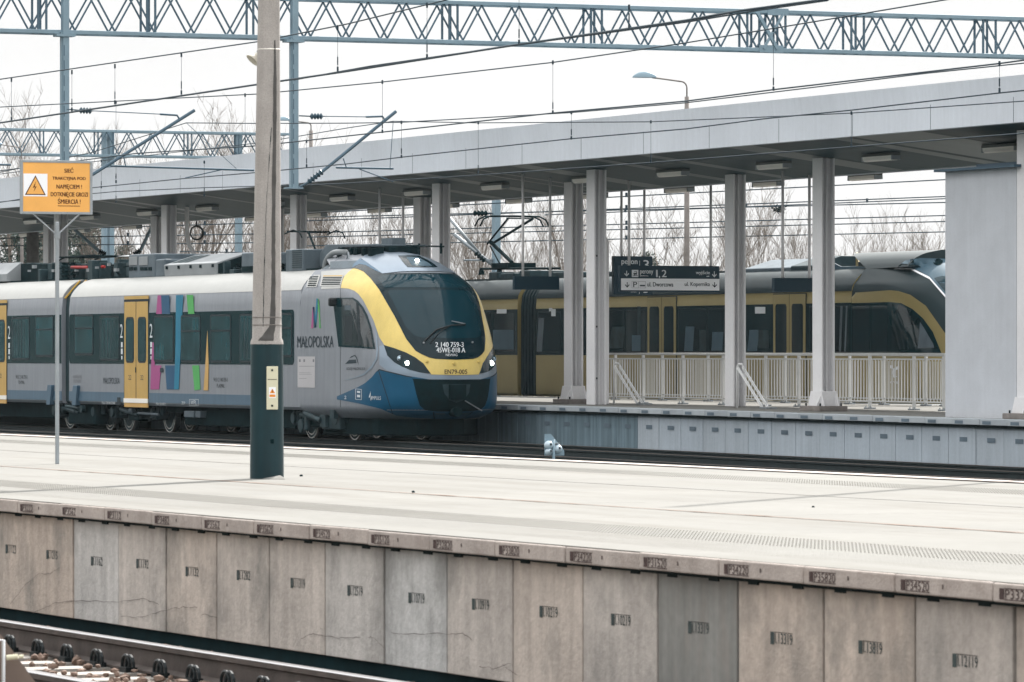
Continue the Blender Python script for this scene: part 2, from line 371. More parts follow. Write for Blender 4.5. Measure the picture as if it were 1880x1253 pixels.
track(36.8, -.07, -250, -60, 'empty dark railway track in front of the blue and yellow train', dz=dip)
track(53.72, -.07, -250, -60, 'railway track under the gold train behind the far platform')

# ballast stones of the near track
rng = np.random.RandomState(5)
sv = []; sf = []
ico = bmesh.new(); bmesh.ops.create_icosphere(ico, subdivisions=1, radius=1); iv = np.array([list(v.co) for v in ico.verts]); jf = [tuple(v.index for v in f.verts) for f in ico.faces]; ico.free()
def stones(n, x0, x1, y0, y1, z, smin, smax, avoid=True):
    for i in range(n):
        x = rng.uniform(x0, x1); y = rng.uniform(y0, y1)
        if avoid and (abs(y - 10.3) < .1 or abs(y - 8.8) < .1): continue
        if avoid and y < 10.87 and ((x + 69.7) % .58 < .14 or (x + 69.7) % .58 > .44): continue
        s_ = rng.uniform(smin, smax) * np.array([1, rng.uniform(.6, 1), rng.uniform(.5, .9)])
        v = iv * s_ * rng.uniform(.6, 1.25, iv.shape); a = rng.rand() * 6.28; ca, sa = math.cos(a), math.sin(a)
        v = v @ np.array([[ca, sa, 0], [-sa, ca, 0], [0, 0, 1]]) + np.array([x, y, z + rng.uniform(-.02, .035)])
        b = len(sv); sv.extend(v.tolist()); sf.extend([(p + b, q + b, r_ + b) for p, q, r_ in jf])
stones(9000, -44, -18, 8.0, 11.2, -.185, .02, .042)
mb = MB(); mb.v = sv; mb.f = sf
tag(mb.build('ballast_stones', M['stone']), kind='stuff')
# ------------------------------------------------------------------ near platform
PT = .70
mb = MB(); mb.box(-220, 8, 11.62, 20.2, PT - .5, PT); mb.box(-220, 8, 11.75, 20.1, -.45, PT - .5)
tag(mb.build('platform', M['paving']), kind='structure')
# blister paving: real low studs on a square grid, one sheet of them per strip
def studs(x0, x1, y0, y1, pitch, r0, r1, h, mt='stud'):
    xs = np.arange(x0, x1, pitch); ys = np.arange(y0, y1, pitch); gx, gy = np.meshgrid(xs, ys); c = np.stack([gx.ravel(), gy.ravel()], 1); n = len(c); k = 6
    a = np.arange(k) / k * 2 * math.pi; ring = np.stack([np.cos(a), np.sin(a)], 1)
    V = np.zeros((n, 2 * k, 3)); V[:, :k, :2] = c[:, None, :] + ring[None] * r0; V[:, k:, :2] = c[:, None, :] + ring[None] * r1; V[:, :k, 2] = PT + .0001; V[:, k:, 2] = PT + h
    fs = []
    for i in range(n):
        o = i * 2 * k; fs.append(tuple(o + k + j for j in range(k)))
        for j in range(k): j2 = (j + 1) % k; fs.append((o + j, o + j2, o + k + j2, o + k + j))
    mb = MB(); mb.v = V.reshape(-1, 3).tolist(); mb.f = fs; tag(mb.build('tactile_strip', M[mt]), kind='structure')
studs(-46, -19.5, 12.32, 12.92, .045, .0060, .0045, .0040)
studs(-68, -28, 18.45, 19.05, .045, .0060, .0045, .0040)
studs(-40, -19.5, 11.66, 12.28, .05, .014, .010, .0008, 'paving')
tag(MB().box(-220, 8, 11.268, 11.64, PT + .0005, PT + .0045).build('coping_top_tone', M['paving']), kind='structure')  # darker skin over the coping tops, tones down their sunlit glare
# dirt filled joint
mb = MB(); xs = np.linspace(-60, -20, 220); rr = np.random.RandomState(2)
wv = .012 + .02 * rr.rand(len(xs)) ** 2; off = np.cumsum(rr.randn(len(xs))) * .002
for i, x in enumerate(xs): mb.v += [(x, 14.5 + off[i] - wv[i], PT + .004), (x, 14.5 + off[i] + wv[i], PT + .004)]
for i in range(len(xs) - 1): mb.f.append((2 * i, 2 * i + 2, 2 * i + 3, 2 * i + 1))
tag(mb.build('paving_joint', M['crack']), kind='structure')
for k, (a, b, yy) in enumerate(((-60, -20, 16.9),)):
    mb = MB().box(a, b, yy, yy + .004, PT + .001, PT + .003); tag(mb.build('paving_joint', M['groove']), kind='structure')

CODES = ['I.1123', 'I.1215', 'I.1162', 'I.1192', 'I.1132', 'I.1282', 'I.11319', 'I.12519', 'I.10719', 'I.10919', 'I.10219', 'I.10219', 'I.13319', 'I.13319', 'I.13819', 'I.12119']
PCODES = ['P3323', 'P3222', 'P3562', 'P3112', 'P3482', 'P3562', 'P35620', 'P34520', 'P35120', 'P32820', 'P33820', 'P34220', 'P31520', 'P34220', 'P35820', 'P34520']
PW = .9575
wall = thing('platform_wall', (-36, 11.25, -.2), 'near platform edge wall of upright concrete panels under a numbered coping', 'wall')
xw0 = X(56, 11.33); rng = random.Random(4)
for k in range(-7, 26):
    xa = xw0 + (k - 1) * PW; xb = xa + PW
    wet = k in (12, 13) or rng.random() < .06
    dy = rng.uniform(-.006, .006)
    p = MB().box(xa + .011, xb - .011, 11.33 + dy, 11.45, -.085, .60).build('wall_panel', M['panelwet' if k == 12 else 'panel'], wall, bevel=.006)
    code = CODES[k] if 0 <= k < 16 else CODES[k % 16]
    t = MB(); xm = xa + .42; zc = .30 + rng.uniform(-.012, .012)
    t.box(xm - .04, xm + .0, 11.327 + dy, 11.3275 + dy, zc, zc + .062); text_xz(t, code, xm + .010, xm + .205, zc + .006, zc + .058, 11.327 + dy)
    for q in range(4): t.box(xm + .0, xm + .205, 11.3272 + dy, 11.3278 + dy, zc + .0605, zc + .063)
    t.build('stencil_code', M['stencil'], p)
MB().box(xw0 - 8.5, xw0 + 26, 11.452, 11.60, -.45, .62).build('joint_backing', M['gap'], wall)
MB().box(xw0 - 8.5, xw0 + 26, 11.36, 11.452, -.45, -.0855).build('footing', M['tdark'], wall)
MB().box(xw0 - 200, xw0 - 8.6, 11.33, 11.61, -.45, PT).build('wall_run', M['panel'], wall)
xc0 = X(31, 11.25)
for k in range(-7, 26):
    xa = xc0 + (k - 1) * PW; xb = xa + PW
    dy = rng.uniform(-.004, .004); dzz = rng.uniform(-.003, .002)
    p = MB().box(xa + .005, xb - .005, 11.25 + dy, 11.612, PT - .087 + dzz, PT + dzz).build('coping_slab', M['coping'], wall, bevel=.008)
    t = MB(); zc = PT - .072 + dzz; xm = xa + .12
    t.box(xm - .05, xm - .005, 11.2475 + dy, 11.248 + dy, zc, zc + .05); text_xz(t, PCODES[k % 16], xm + .005, xm + .23, zc + .004, zc + .047, 11.2475 + dy)
    t.box(xm - .005, xm + .235, 11.2477 + dy, 11.2483 + dy, zc - .002, zc + .002); t.box(xm - .005, xm + .235, 11.2477 + dy, 11.2483 + dy, zc + .048, zc + .052)
    t.box(xm + .36, xm + .372, 11.2475 + dy, 11.248 + dy, zc + .022, zc + .042)
    t.build('stencil_code', M['stencilbrown'], p)
    mb = MB()
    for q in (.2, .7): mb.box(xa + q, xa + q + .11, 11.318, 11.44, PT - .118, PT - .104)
    mb.build('corbel_shadow', M['gap'], wall)  # near-black slips painting the shadow notches below the coping brackets
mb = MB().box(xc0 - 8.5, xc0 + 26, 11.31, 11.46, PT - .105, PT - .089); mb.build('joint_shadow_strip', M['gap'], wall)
# far edge of the near platform
MB().box(-220, 8, 20.0, 20.45, PT - .10, PT).build('far_coping', M['coping'], wall)
MB().box(-220, 8, 20.1, 20.25, -.45, PT - .10).build('far_wall', M['panel'], wall)

# hairline cracks on the near wall
def crack_part(P, parent, wdt=.0045):
    mb = MB(); pts = [pos(a, b, 11.318) for a, b in P]
    fine_ = []
    rr = random.Random(len(P) + int(P[0][0]))
    for i in range(len(pts) - 1):
        for k in range(5):
            q = pts[i].lerp(pts[i + 1], k / 5); q.z += rr.uniform(-.006, .006); fine_.append(q)
    fine_.append(pts[-1])
    for i, p in enumerate(fine_):
        w2 = wdt * rr.uniform(.3, 1); mb.v += [(p.x, p.y, p.z - w2 / 2), (p.x, p.y, p.z + w2 / 2)]
    for i in range(len(fine_) - 1): mb.f.append((2 * i, 2 * i + 2, 2 * i + 3, 2 * i + 1))
    mb.build('crack', M['hair'], parent)
for P in ([(18,1112),(45,1075),(72,1052),(92,1054),(108,1042)], [(60,1125),(100,1108),(150,1103),(218,1105),(262,1100),(292,1110)], [(222,1132),(260,1134),(304,1120),(336,1115),(362,1116)],
          [(370,1128),(398,1134)], [(552,1172),(575,1164),(610,1170),(640,1173),(662,1170)], [(676,1172),(686,1170),(706,1192)], [(718,1162),(770,1165),(816,1164),(850,1163),(866,1176)],
          [(880,1224),(910,1228),(938,1218)], [(922,1220),(950,1240)]):
    crack_part(P, wall)

# pebble on the platform
def rock(px, py, size, label):
    p = pos(px, py, 1); xn = (px - 940) / F; Z = (H - PT) * F / (py - 650); q = posZ(px, py, Z)
    v = iv * np.array([size, size * .7, size * .55]) * rng2.uniform(.85, 1.15, iv.shape) + np.array([q.x, q.y, PT + size * .3])
    mb = MB(); mb.v = v.tolist(); mb.f = list(jf); o = mb.build('pebble', M['tdark']); tag(o, label, 'pebble', 'small stones lying on the platform')
rng2 = np.random.RandomState(8)
rock(553, 875, .022, 'dark stone lying on the platform just right of the concrete pole'); rock(759, 905, .02, 'flat dark chip lying near the paving joint in mid platform'); rock(1493, 932, .014, 'tiny dark pebble on the pale platform at the right')

# ------------------------------------------------------------------ concrete pole with cabinet lid, loudspeaker
pb = pos(490, 878, 15.1); pb = Vector((pb.x, 15.1, PT))
pole = thing('concrete_pole', pb, 'thick cracked concrete pole with dark green base standing on the near platform', 'pole')
s15 = F / (15.1 / ((490 - 940) / F * C + S))   # px per metre
def zpy(py): return H + (650 - py) / s15
hc = zpy(632)
mb = MB().tube([(pb.x, pb.y, PT), (pb.x, pb.y, PT + .5), (pb.x, pb.y, hc)], [.140, .137, .134], 40); mb.build('base_sleeve', M['polet'], pole, smooth=40)
tip = zpy(-60)
mb = MB().tube([(pb.x + .0, pb.y, hc - .002), (pb.x, pb.y, hc + .025), (pb.x, pb.y, hc + .05), (pb.x, pb.y, zpy(560)), (pb.x, pb.y + .02, tip)], [.137, .134, .122, .119, .086], 40)
shaft = mb.build('shaft', M['polec'], pole, smooth=40)
mb = MB()
for py in (583, 597): mb.tube([(pb.x + .1215 * math.cos(a), pb.y + .1215 * math.sin(a), zpy(py)) for a in np.linspace(0, 6.283, 41)], .004, 5, caps=False)
mb.build('tie_wire', M['footing'], pole)
rad90 = .090
mb = MB(); z9 = zpy(91); mb.tube([(pb.x + rad90 * math.cos(a), pb.y + .017 + rad90 * math.sin(a), z9) for a in np.linspace(0, 6.283, 41)], .007, 6, caps=False)
mb.build('clamp_band', M['lampglass'], pole)
# stain and crack on the shaft: thin patches wrapped on the concrete
def rad(z): 
    if z <= hc + .05: return .1355
    z0 = hc + .05; z1 = zpy(560)
    if z < z1: return .122 + (.119 - .122) * (z - z0) / (z1 - z0)
    return .119 + (.086 - .119) * (z - z1) / (tip - z1)
def cy(z): return pb.y + (0 if z < zpy(560) else .02 * (z - zpy(560)) / (tip - zpy(560)))
def wrap(poly, m_, name, parent, off=.0025, n=60):
    # poly: list of (py, left offset, right offset) offsets in -1..1 across the visible width
    mb = MB(); vd = Vector((C, -S, 0)); rd = Vector((S, C, 0))
    rows = []
    for i in range(len(poly) - 1):
        for k in range(6):
            t = k / 6; rows.append([poly[i][j] * (1 - t) + poly[i + 1][j] * t for j in range(3)])
    rows.append(list(poly[-1])); rr = random.Random(int(poly[0][0]))
    for py, a, b in rows:
        z = zpy(py); r_ = rad(z) + off
        for u in (a + rr.uniform(-.02, .02), (a + b) / 2, b + rr.uniform(-.02, .02)):
            u = max(-.98, min(.98, u)); q = rd * u + vd * math.sqrt(1 - u * u); mb.v.append((pb.x + q.x * r_, cy(z) + q.y * r_, z))
    for i in range(len(rows) - 1):
        for j in range(2): o = i * 3 + j; mb.f.append((o, o + 1, o + 4, o + 3))
    mb.build(name, m_, parent, smooth=True)
wrap([(75,.52,.62),(160,.45,.72),(240,.42,.7),(330,.38,.66),(430,.34,.6),(500,.36,.62),(560,.30,.62),(600,.2,.6),(626,-.5,.42)], M['polestain'], 'stain', shaft)
wrap([(235,.30,.34),(300,.12,.15),(360,-.02,.01),(420,-.10,-.07),(480,-.16,-.13),(560,-.2,-.17),(600,-.22,-.2)], M['tdark'], 'crack', shaft)
# cover plate
cp = pos(501, 752, 15.1)
vd = Vector((C, -S, 0)); rd = Vector((S, C, 0))
def facing_box(mb, u0, u1, z0, z1, d0, d1):
    vs = []
    for d in (d0, d1):
        for u, z in ((u0, z0), (u1, z0), (u1, z1), (u0, z1)): q = Vector((pb.x, pb.y, 0)) + rd * u + vd * d; vs.append((q.x, q.y, z))
    mb.add(vs, [(0,1,2,3),(7,6,5,4),(0,4,5,1),(1,5,6,2),(2,6,7,3),(3,7,4,0)])
mb = MB(); facing_box(mb, .004, .096, zpy(752), zpy(673), .10, .146); lid = mb.build('cover_plate', M['ivory'], pole, bevel=.004)
mb = MB(); facing_box(mb, .024, .080, zpy(731), zpy(711), .146, .1475); st = mb.build('warning_sticker', M['signwhite'], lid)
def tri_face(mb, uc, zc, s_, d):
    vs = []
    for u, z in ((uc - s_ / 2, zc), (uc + s_ / 2, zc), (uc, zc + s_ * .85)): q = Vector((pb.x, pb.y, 0)) + rd * u + vd * d; vs.append((q.x, q.y, z))
    mb.add(vs, [(0, 1, 2)])
mb = MB(); tri_face(mb, .052, zpy(722), .044, .1485); facing_box(mb, .028, .076, zpy(729), zpy(724.5), .1476, .1485); mb.build('warning_triangle', M['orange'], lid)
mb = MB(); facing_box(mb, .05, .0545, zpy(721), zpy(715.5), .1486, .149); mb.build('bolt_mark', M['redtext'], lid)
mb = MB()
for py in (680, 745): facing_box(mb, .042, .058, zpy(py + 1.8), zpy(py - 1.8), .146, .149)
facing_box(mb, .012, .09, zpy(697.4), zpy(696.4), .146, .1475); mb.build('screw', M['tdark'], lid)
mb = MB(); facing_box(mb, .035, .065, zpy(814), zpy(806), .12, .1395); mb.build('bolt', M['tdark'], pole, bevel=.006)
# white tape rag at the foot
mb = MB(); q = Vector((pb.x, pb.y, 0)) + rd * .07 + vd * .17
rr = random.Random(1); P = [(q.x + .16 * math.cos(a) * rr.uniform(.6, 1), q.y + .11 * math.sin(a) * rr.uniform(.6, 1), PT + .003) for a in np.linspace(0, 6.28, 12)[:-1]]
mb.add([(q.x, q.y + .05, PT + .032)] + P, [(0, i + 1, (i + 1) % 11 + 1) for i in range(11)])
tag(mb.build('grout_lump', M['paving'], None), 'small pale lump of grout against the foot of the concrete pole', 'grout')
# loudspeaker hung on the pole
hx = pos(464, 112, 15.15)
def lathe_axis(mb, c, ax, prof, n=28):
    ax = Vector(ax).normalized(); u = ax.cross(Vector((0, 0, 1))).normalized(); v = ax.cross(u); b = len(mb.v)
    for d, r_ in prof:
        for k in range(n):
            t = 2 * math.pi * k / n; mb.v.append(tuple(Vector(c) + ax * d + (u * math.cos(t) + v * math.sin(t)) * r_))
    for i in range(len(prof) - 1):
        for k in range(n): k2 = (k + 1) % n; mb.f.append((b + i*n + k, b + i*n + k2, b + (i+1)*n + k2, b + (i+1)*n + k))
    return mb
ls = thing('loudspeaker', (hx.x, hx.y, hx.z), 'cream horn loudspeaker clamped to the left side of the concrete pole', 'loudspeaker')
ax = (-rd * .55 + vd * .25 + Vector((0, 0, -.62))).normalized(); c0 = pos(474, 100, 15.1) 
mb = MB(); lathe_axis(mb, c0, ax, [(-.03, .012), (0, .02), (.02, .026), (.045, .045), (.065, .062), (.075, .064), (.07, .058), (.03, .03), (0, .012)]); mb.build('horn', M['horn'], ls, smooth=50)
mb = MB().tube([c0 - ax * .035, c0 - ax * .01], .028, 16).bar(c0, Vector((pb.x, pb.y, c0.z + .02)), .012, .02); mb.build('driver', M['galv'], ls)

# ------------------------------------------------------------------ warning sign on thin post
sp = pos(105, 852, 15.3); s_ = F / (15.3 / ((105 - 940) / F * C + S))
sg = thing('warning_sign', (sp.x, 15.3, PT), 'amber high voltage warning sign on a thin steel post on the platform', 'sign')
def zs(py): return H + (650 - py) / s_
MB().box(sp.x - .016, sp.x + .016, 15.284, 15.316, PT, zs(408)).build('post', M['galv'], sg, bevel=.004)
xsn = sp.x + .03
def ysn(px): return posx(px, 650, xsn).y
mb = MB(); y0, y1 = ysn(38), ysn(169); z1, z0 = zs(296), zs(393)
zc_ = zs(432)
mb.bar((sp.x, 15.3, zc_), (sp.x, ysn(62), z0), .012).bar((sp.x, 15.3, zc_), (sp.x, ysn(148), z0), .012).box(sp.x - .02, sp.x + .02, 15.275, 15.325, zc_ - .03, zc_ + .02)
mb.build('brace', M['galv'], sg)
mb = MB().box(xsn - .016, xsn, y0, y1, z0, z1); b_ = mb.build('board', M['yellowsign'], sg)
mb = MB(); fw = .022
for a in ((y0 - .004, y0 + fw, z0 - .004, z1 + .004), (y1 - fw, y1 + .004, z0 - .004, z1 + .004), (y0 + fw, y1 - fw, z0 - .004, z0 + fw - .004), (y0 + fw, y1 - fw, z1 - fw + .004, z1 + .004)):
    mb.box(xsn - .02, xsn + .006, *a)
mb.build('frame', M['galv'], sg, bevel=.002)
def yy(px): return ysn(px)
mb = MB().box(xsn, xsn + .001, ysn(43), ysn(87), zs(361.5), zs(320)); mb.build('white_patch', M['signwhite'], sg)
def triyz(mb, P, x): mb.add([(x, ysn(a), zs(b)) for a, b in P], [tuple(range(len(P)))])
mb = MB(); triyz(mb, [(45.5, 359), (84, 359), (65, 323)], xsn + .002); mb.build('triangle_border', M['redtext'], sg)
mb = MB(); triyz(mb, [(48.5, 357.3), (81, 357.3), (65, 326.5)], xsn + .003); mb.build('triangle', M['yellowsign'], sg)
mb = MB(); triyz(mb, [(66, 333.5), (60, 346), (64, 344.6), (61.5, 353.5), (67, 343), (63.3, 344)], xsn + .004); mb.build('lightning_bolt', M['redtext'], sg)
tx = MB()
for s, a, b, c_, d_ in (('SIEĆ', 118, 134.5, 307.6, 317.5), ('TRAKCYJNA POD', 96, 157, 325, 332.3), ('NAPIĘCIEM !', 103.5, 150, 339, 349), ('DOTKNIĘCIE GROZI', 93, 161, 353, 363.3), ('ŚMIERCIĄ !', 106, 147.5, 363.6, 377)):
    text_yz(tx, s, ysn(a), ysn(b), zs(d_), zs(c_), xsn + .002)
    text_yz(tx, s, ysn(a) + .0022, ysn(b) + .0022, zs(d_), zs(c_), xsn + .0022); None
tx.box(xsn + .001, xsn + .002, ysn(106), ysn(147), zs(379), zs(378)); tx.build('lettering', M['redtext'], sg)

# ------------------------------------------------------------------ far island platform
FT = .67
xs = list(np.linspace(-170, -66, 60))
mb = MB().loft_x([(42.98, FT - .6), (51.3, FT - .6), (51.3, FT), (42.98, FT)], xs, dip); tag(mb.build('platform', M['paving']), kind='structure')
mb = MB(); mb.loft_x([(43.7, FT + .002), (44.1, FT + .002), (44.1, FT + .008), (43.7, FT + .008)], xs, dip); 
fw_ = thing('platform_wall', (-95, 42.6, -.3), 'far platform edge wall of blue grey concrete panels below the canopy', 'wall')
xf0 = X(1741.5, 42.62)
fr = random.Random(9)
for k in range(-42, 12):
    xa = xf0 + k; xb = xa + 1; d = dip((xa + xb) / 2)
    dark = k < -13
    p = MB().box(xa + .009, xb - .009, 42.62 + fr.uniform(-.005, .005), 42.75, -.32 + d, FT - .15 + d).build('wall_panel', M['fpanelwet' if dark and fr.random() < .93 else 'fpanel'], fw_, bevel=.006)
    t = MB().box(xa + .42, xa + .70, 42.611, 42.612, .27 + d, .35 + d); text_xz(t, '8 1%d' % fr.randint(10, 99), xa + .45, xa + .67, .285 + d, .335 + d, 42.609)
    sten = t.build('stencil_code', M['fsten'], p)
for k in range(-42, 12):
    xa = xf0 + .35 + k; d = dip(xa + .5)
    p = MB().box(xa + .006, xa + .994, 42.5 + fr.uniform(-.006, .006), 42.985, FT - .10 + d, FT + d + fr.uniform(-.003, .003)).build('coping_slab', M['fcoping'], fw_, bevel=.006)
    t = MB().box(xa + .12, xa + .42, 42.49, 42.4905, FT - .085 + d, FT - .03 + d); t.build('stencil_code', M['fsten'], p)
mb = MB().loft_x([(42.76, -.4), (42.97, -.4), (42.97, FT - .02), (42.76, FT - .02)], xs, dip); mb.build('joint_backing', M['gap'], fw_)
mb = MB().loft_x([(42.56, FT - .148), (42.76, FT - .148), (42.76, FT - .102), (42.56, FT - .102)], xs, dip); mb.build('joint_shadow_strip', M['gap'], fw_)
mb = MB().loft_x([(51.3, -.4), (51.5, -.4), (51.5, FT), (51.3, FT)], xs, dip); mb.build('back_wall', M['fpanelwet'], fw_)

# ------------------------------------------------------------------ canopy
can = thing('platform_canopy', (-110, 46, FT), 'long grey steel canopy on paired columns over the far platform', 'canopy')
x0, x1 = -205, -70
seg = list(np.linspace(x0, x1, 48))
mb = MB().loft_x([(42.45, 5.63), (42.45, 6.07), (42.41, 6.42), (42.6, 6.42), (42.62, 6.05), (42.62, 5.63)], seg); mb.build('fascia', M['canfascia'], can, smooth=25)
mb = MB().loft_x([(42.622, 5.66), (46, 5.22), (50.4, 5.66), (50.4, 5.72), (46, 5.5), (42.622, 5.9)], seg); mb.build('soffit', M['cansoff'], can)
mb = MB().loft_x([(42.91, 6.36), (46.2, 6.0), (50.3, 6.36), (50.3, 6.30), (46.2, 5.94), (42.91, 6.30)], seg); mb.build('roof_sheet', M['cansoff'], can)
mb = MB().loft_x([(50.42, 5.63), (50.42, 6.38), (50.6, 6.38), (50.6, 5.63)], seg); mb.build('back_fascia', M['canfascia'], can)
mb = MB()
for x in np.arange(x0 + 1.2, x1, 3.0): mb.box(x, x + .012, 42.4475, 42.449, 5.635, 6.065)
mb.build('fascia_seam', M['cansoff'], can)
mb = MB()
for i, x in enumerate(np.arange(x0 + .5, x1, 1.0)):
    for (ya, za, yb, zb) in ((42.65, 5.654, 45.98, 5.22),):
        mb.add([(x, ya, za - .004), (x + .02, ya, za - .004), (x + .02, yb, zb - .004), (x, yb, zb - .004)], [(0, 1, 2, 3)])
mb.build('soffit_rib', M['tdark2'], can)
def soffz(y): return 5.66 + (5.22 - 5.66) * (y - 42.622) / (46 - 42.622) if y < 46 else 5.22 + .44 * (y - 46) / 4.4
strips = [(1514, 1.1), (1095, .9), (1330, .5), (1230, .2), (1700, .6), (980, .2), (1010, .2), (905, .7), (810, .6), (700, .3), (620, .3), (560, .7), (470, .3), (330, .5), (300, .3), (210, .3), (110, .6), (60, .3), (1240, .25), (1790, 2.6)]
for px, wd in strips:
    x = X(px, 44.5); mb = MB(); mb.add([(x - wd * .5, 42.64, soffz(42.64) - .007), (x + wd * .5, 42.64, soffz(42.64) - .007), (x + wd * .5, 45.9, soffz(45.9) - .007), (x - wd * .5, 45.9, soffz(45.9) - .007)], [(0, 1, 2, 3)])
    mb.build('soffit_reflection', M['cansoffglint'], can)  # lighter strips paint reflections onto the soffit panels
mb = MB().loft_x([(45.98, 5.205), (46.14, 5.205), (46.14, 5.235), (45.98, 5.235)], seg); mb.build('valley_gutter', M['canfascia'], can)
def column(px, y, foot=True, pipe=False):
    xm = X(px, y); b = FT + dip(xm); zt = soffz(y) - .01
    mb = MB(); wx, wy, t = .40, .27, .028
    mb.box(xm - wx / 2, xm + wx / 2, y - wy / 2, y - wy / 2 + t, b + .02, zt).box(xm - wx / 2, xm + wx / 2, y + wy / 2 - t, y + wy / 2, b + .02, zt)
    mb.box(xm + .05, xm + .08, y - wy / 2 + t, y + wy / 2 - t, b + .02, zt).box(xm - .10, xm - .07, y - wy / 2 + t, y + wy / 2 - t, b + .02, zt)
    mb.box(xm + .08, xm + .18, y - .02, y - .008, b + .02, zt)
    c = mb.build('column', M['column'], can)
    if foot:
        f = MB(); f.box(xm - .42, xm + .42, y - .30, y + .30, b, b + .10); f.build('footing', M['footing'], c, bevel=.01)
        g_ = MB()
        for sy in (-1, 1):
            g_.prism_xz([(xm - .34, b + .10), (xm + .34, b + .10), (xm + .22, b + .38), (xm - .22, b + .38)], y + sy * (wy / 2 + .004), y + sy * (wy / 2 + .03))
        g_.prism_yz([(y - .27, b + .10), (y + .27, b + .10), (y + wy / 2, b + .38), (y - wy / 2, b + .38)], xm + .205, xm + .23)
        g_.build('base_gusset', M['column'], c, bevel=.004)
        n_ = MB()
        for sx_ in (-.3, .3):
            for sy in (-.22, .22): n_.tube([(xm + sx_, y + sy, b + .10), (xm + sx_, y + sy, b + .15)], .018, 6)
        n_.build('anchor_nut', M['tdark'], c)
    if pipe:
        p = MB().tube([(xm + .1, y + .45, soffz(y + .4)), (xm + .1, y + .45, 4.7), (xm + .1, y + .5, 4.5), (xm + .1, y + .72, 4.1), (xm + .1, y + .72, b)], .055, 12); p.build('downpipe', M['column'], c, smooth=40)
    return c
for px, y, fo, pi in ((1512, 44.3, 1, 0), (1095, 43.75, 0, 0), (1053, 44.8, 1, 1), (1350, 45.2, 0, 0), (1890, 43.32, 1, 0), (810, 43.9, 1, 0), (775, 45.2, 1, 0), (548, 43.9, 1, 0), (507, 45.2, 1, 0), (310, 43.9, 1, 1), (290, 45.2, 1, 0), (112, 43.9, 1, 0), (92, 45.2, 1, 0), (-60, 43.9, 1, 0), (-250, 43.9, 1, 0), (-420, 43.9, 1, 0), (-570, 43.9, 1, 0)):
    column(px, y, fo, pi)
mb = MB(); fl = pos(1095, 700, 43.6)
for py in (470, 600, 695): q = pos(1095, py, 43.6); mb.tube([(q.x, 43.615, q.z), (q.x, 43.6, q.z)], .02, 8)
mb.build('bolt_head', M['tdark'], can)
# tube lamps under the canopy
def lamp(px, y, label, drop=0):
    x = X(px, y); z = soffz(y) - .015 - drop
    t = thing('canopy_lamp', (x, y, z), label, 'lamp', 'tube lamps under the canopy')
    dzs = (soffz(y + .1) - soffz(y - .1)) / .2
    MB().box(x - .62, x + .62, y - .09, y + .09, z - .04, z + .01).build('housing', M['lampbody'], t, bevel=.01)
    MB().prism_yz([(y - .085, z - .041), (y - .08, z - .10), (y - .04, z - .13), (y + .04, z - .13), (y + .08, z - .10), (y + .085, z - .041)], x - .58, x + .58).build('diffuser', M['lampglass'], t, smooth=50)
    mb = MB()
    for e in (-.6, .6): mb.box(x + e - .02, x + e + .02, y - .088, y + .088, z - .125, z - .0405)
    mb.build('end_cap', M['galv'], t)
    if drop: MB().box(x - .5, x - .45, y - .02, y + .02, z, z + drop).box(x + .45, x + .5, y - .02, y + .02, z, z + drop).build('hanger', M['galv'], t)
ordn = ['first', 'second', 'third', 'fourth', 'fifth', 'sixth', 'seventh', 'eighth', 'ninth', 'tenth', 'eleventh', 'twelfth', 'thirteenth']
for i, px in enumerate((1840, 1617, 1420, 1235, 1078, 908, 765, 628, 500, 380, 270, 165, 60)):
    lamp(px, 44.3, 'front row canopy tube lamp, %s of its row counted from the right' % ordn[i])
for i, px in enumerate((1770, 1588, 1410, 1247, 1090, 952, 820, 697, 580, 470, 243, 148, 50)):
    lamp(px, 48.6, 'back row canopy tube lamp, %s of its row counted from the right' % ordn[i], .06)

# ------------------------------------------------------------------ kiosk
kx0, kx1 = X(1735, 43.2), X(1866, 43.2); kt = 4.93
kk = thing('lift_shaft', ((kx0 + kx1) / 2, 46, FT), 'pale grey rendered shaft under the canopy at the right', 'lift shaft')
MB().box(kx0, kx1, 43.2, 48.6, FT - .1, kt).build('wall', M['kiosk'], kk, bevel=.015)
MB().box(kx0 - .14, kx1 + .2, 43.05, 48.7, kt, kt + .045).box(kx0 + .6, kx1, 43.5, 48.4, kt + .045, kt + .12).build('roof', M['kroof'], kk)

# ------------------------------------------------------------------ stair railings
def fence(y, pxs, zh, label, dy=0):
    xs_ = [X(p, y) for p in pxs]; t = thing('railing', ((xs_[0] + xs_[-1]) / 2, y, FT), label, 'railing', 'stair railings on the far platform')
    a, b = xs_[0], xs_[-1]
    MB().tube([(a, y, FT + zh + dip(a)), (b, y, FT + zh + dip(b))], .024, 10).build('top_rail', M['railing'], t, smooth=True)
    MB().box(a, b, y - .015, y + .015, FT + .12 + dip((a+b)/2), FT + .15 + dip((a+b)/2)).box(a, b, y - .015, y + .015, FT + zh - .12, FT + zh - .095).build('lower_rail', M['railing'], t)
    for i, x in enumerate(xs_):
        d = dip(x); p = MB().box(x - .03, x + .03, y - .025, y + .025, FT + d, FT + zh + d - .02); p.build('post', M['railing'], t)
        MB().box(x - .12, x + .12, y - .07, y + .07, FT + d, FT + d + .03).tube([(x - .09, y - .04, FT + d), (x - .09, y - .04, FT + d + .06)], .014, 6).tube([(x + .09, y - .04, FT + d), (x + .09, y - .04, FT + d + .06)], .014, 6).build('foot_plate', M['galv'], t)
        if i < len(xs_) - 1:
            m_ = MB(); n = max(1, int(round((xs_[i + 1] - x) / .135)))
            for k in range(1, n):
                xx = x + (xs_[i + 1] - x) * k / n; d = dip(xx); m_.box(xx - .0065, xx + .0065, y - .0065, y + .0065, FT + .15 + d, FT + zh - .12 + d)
            m_.build('infill_bars', M['railing'], t)
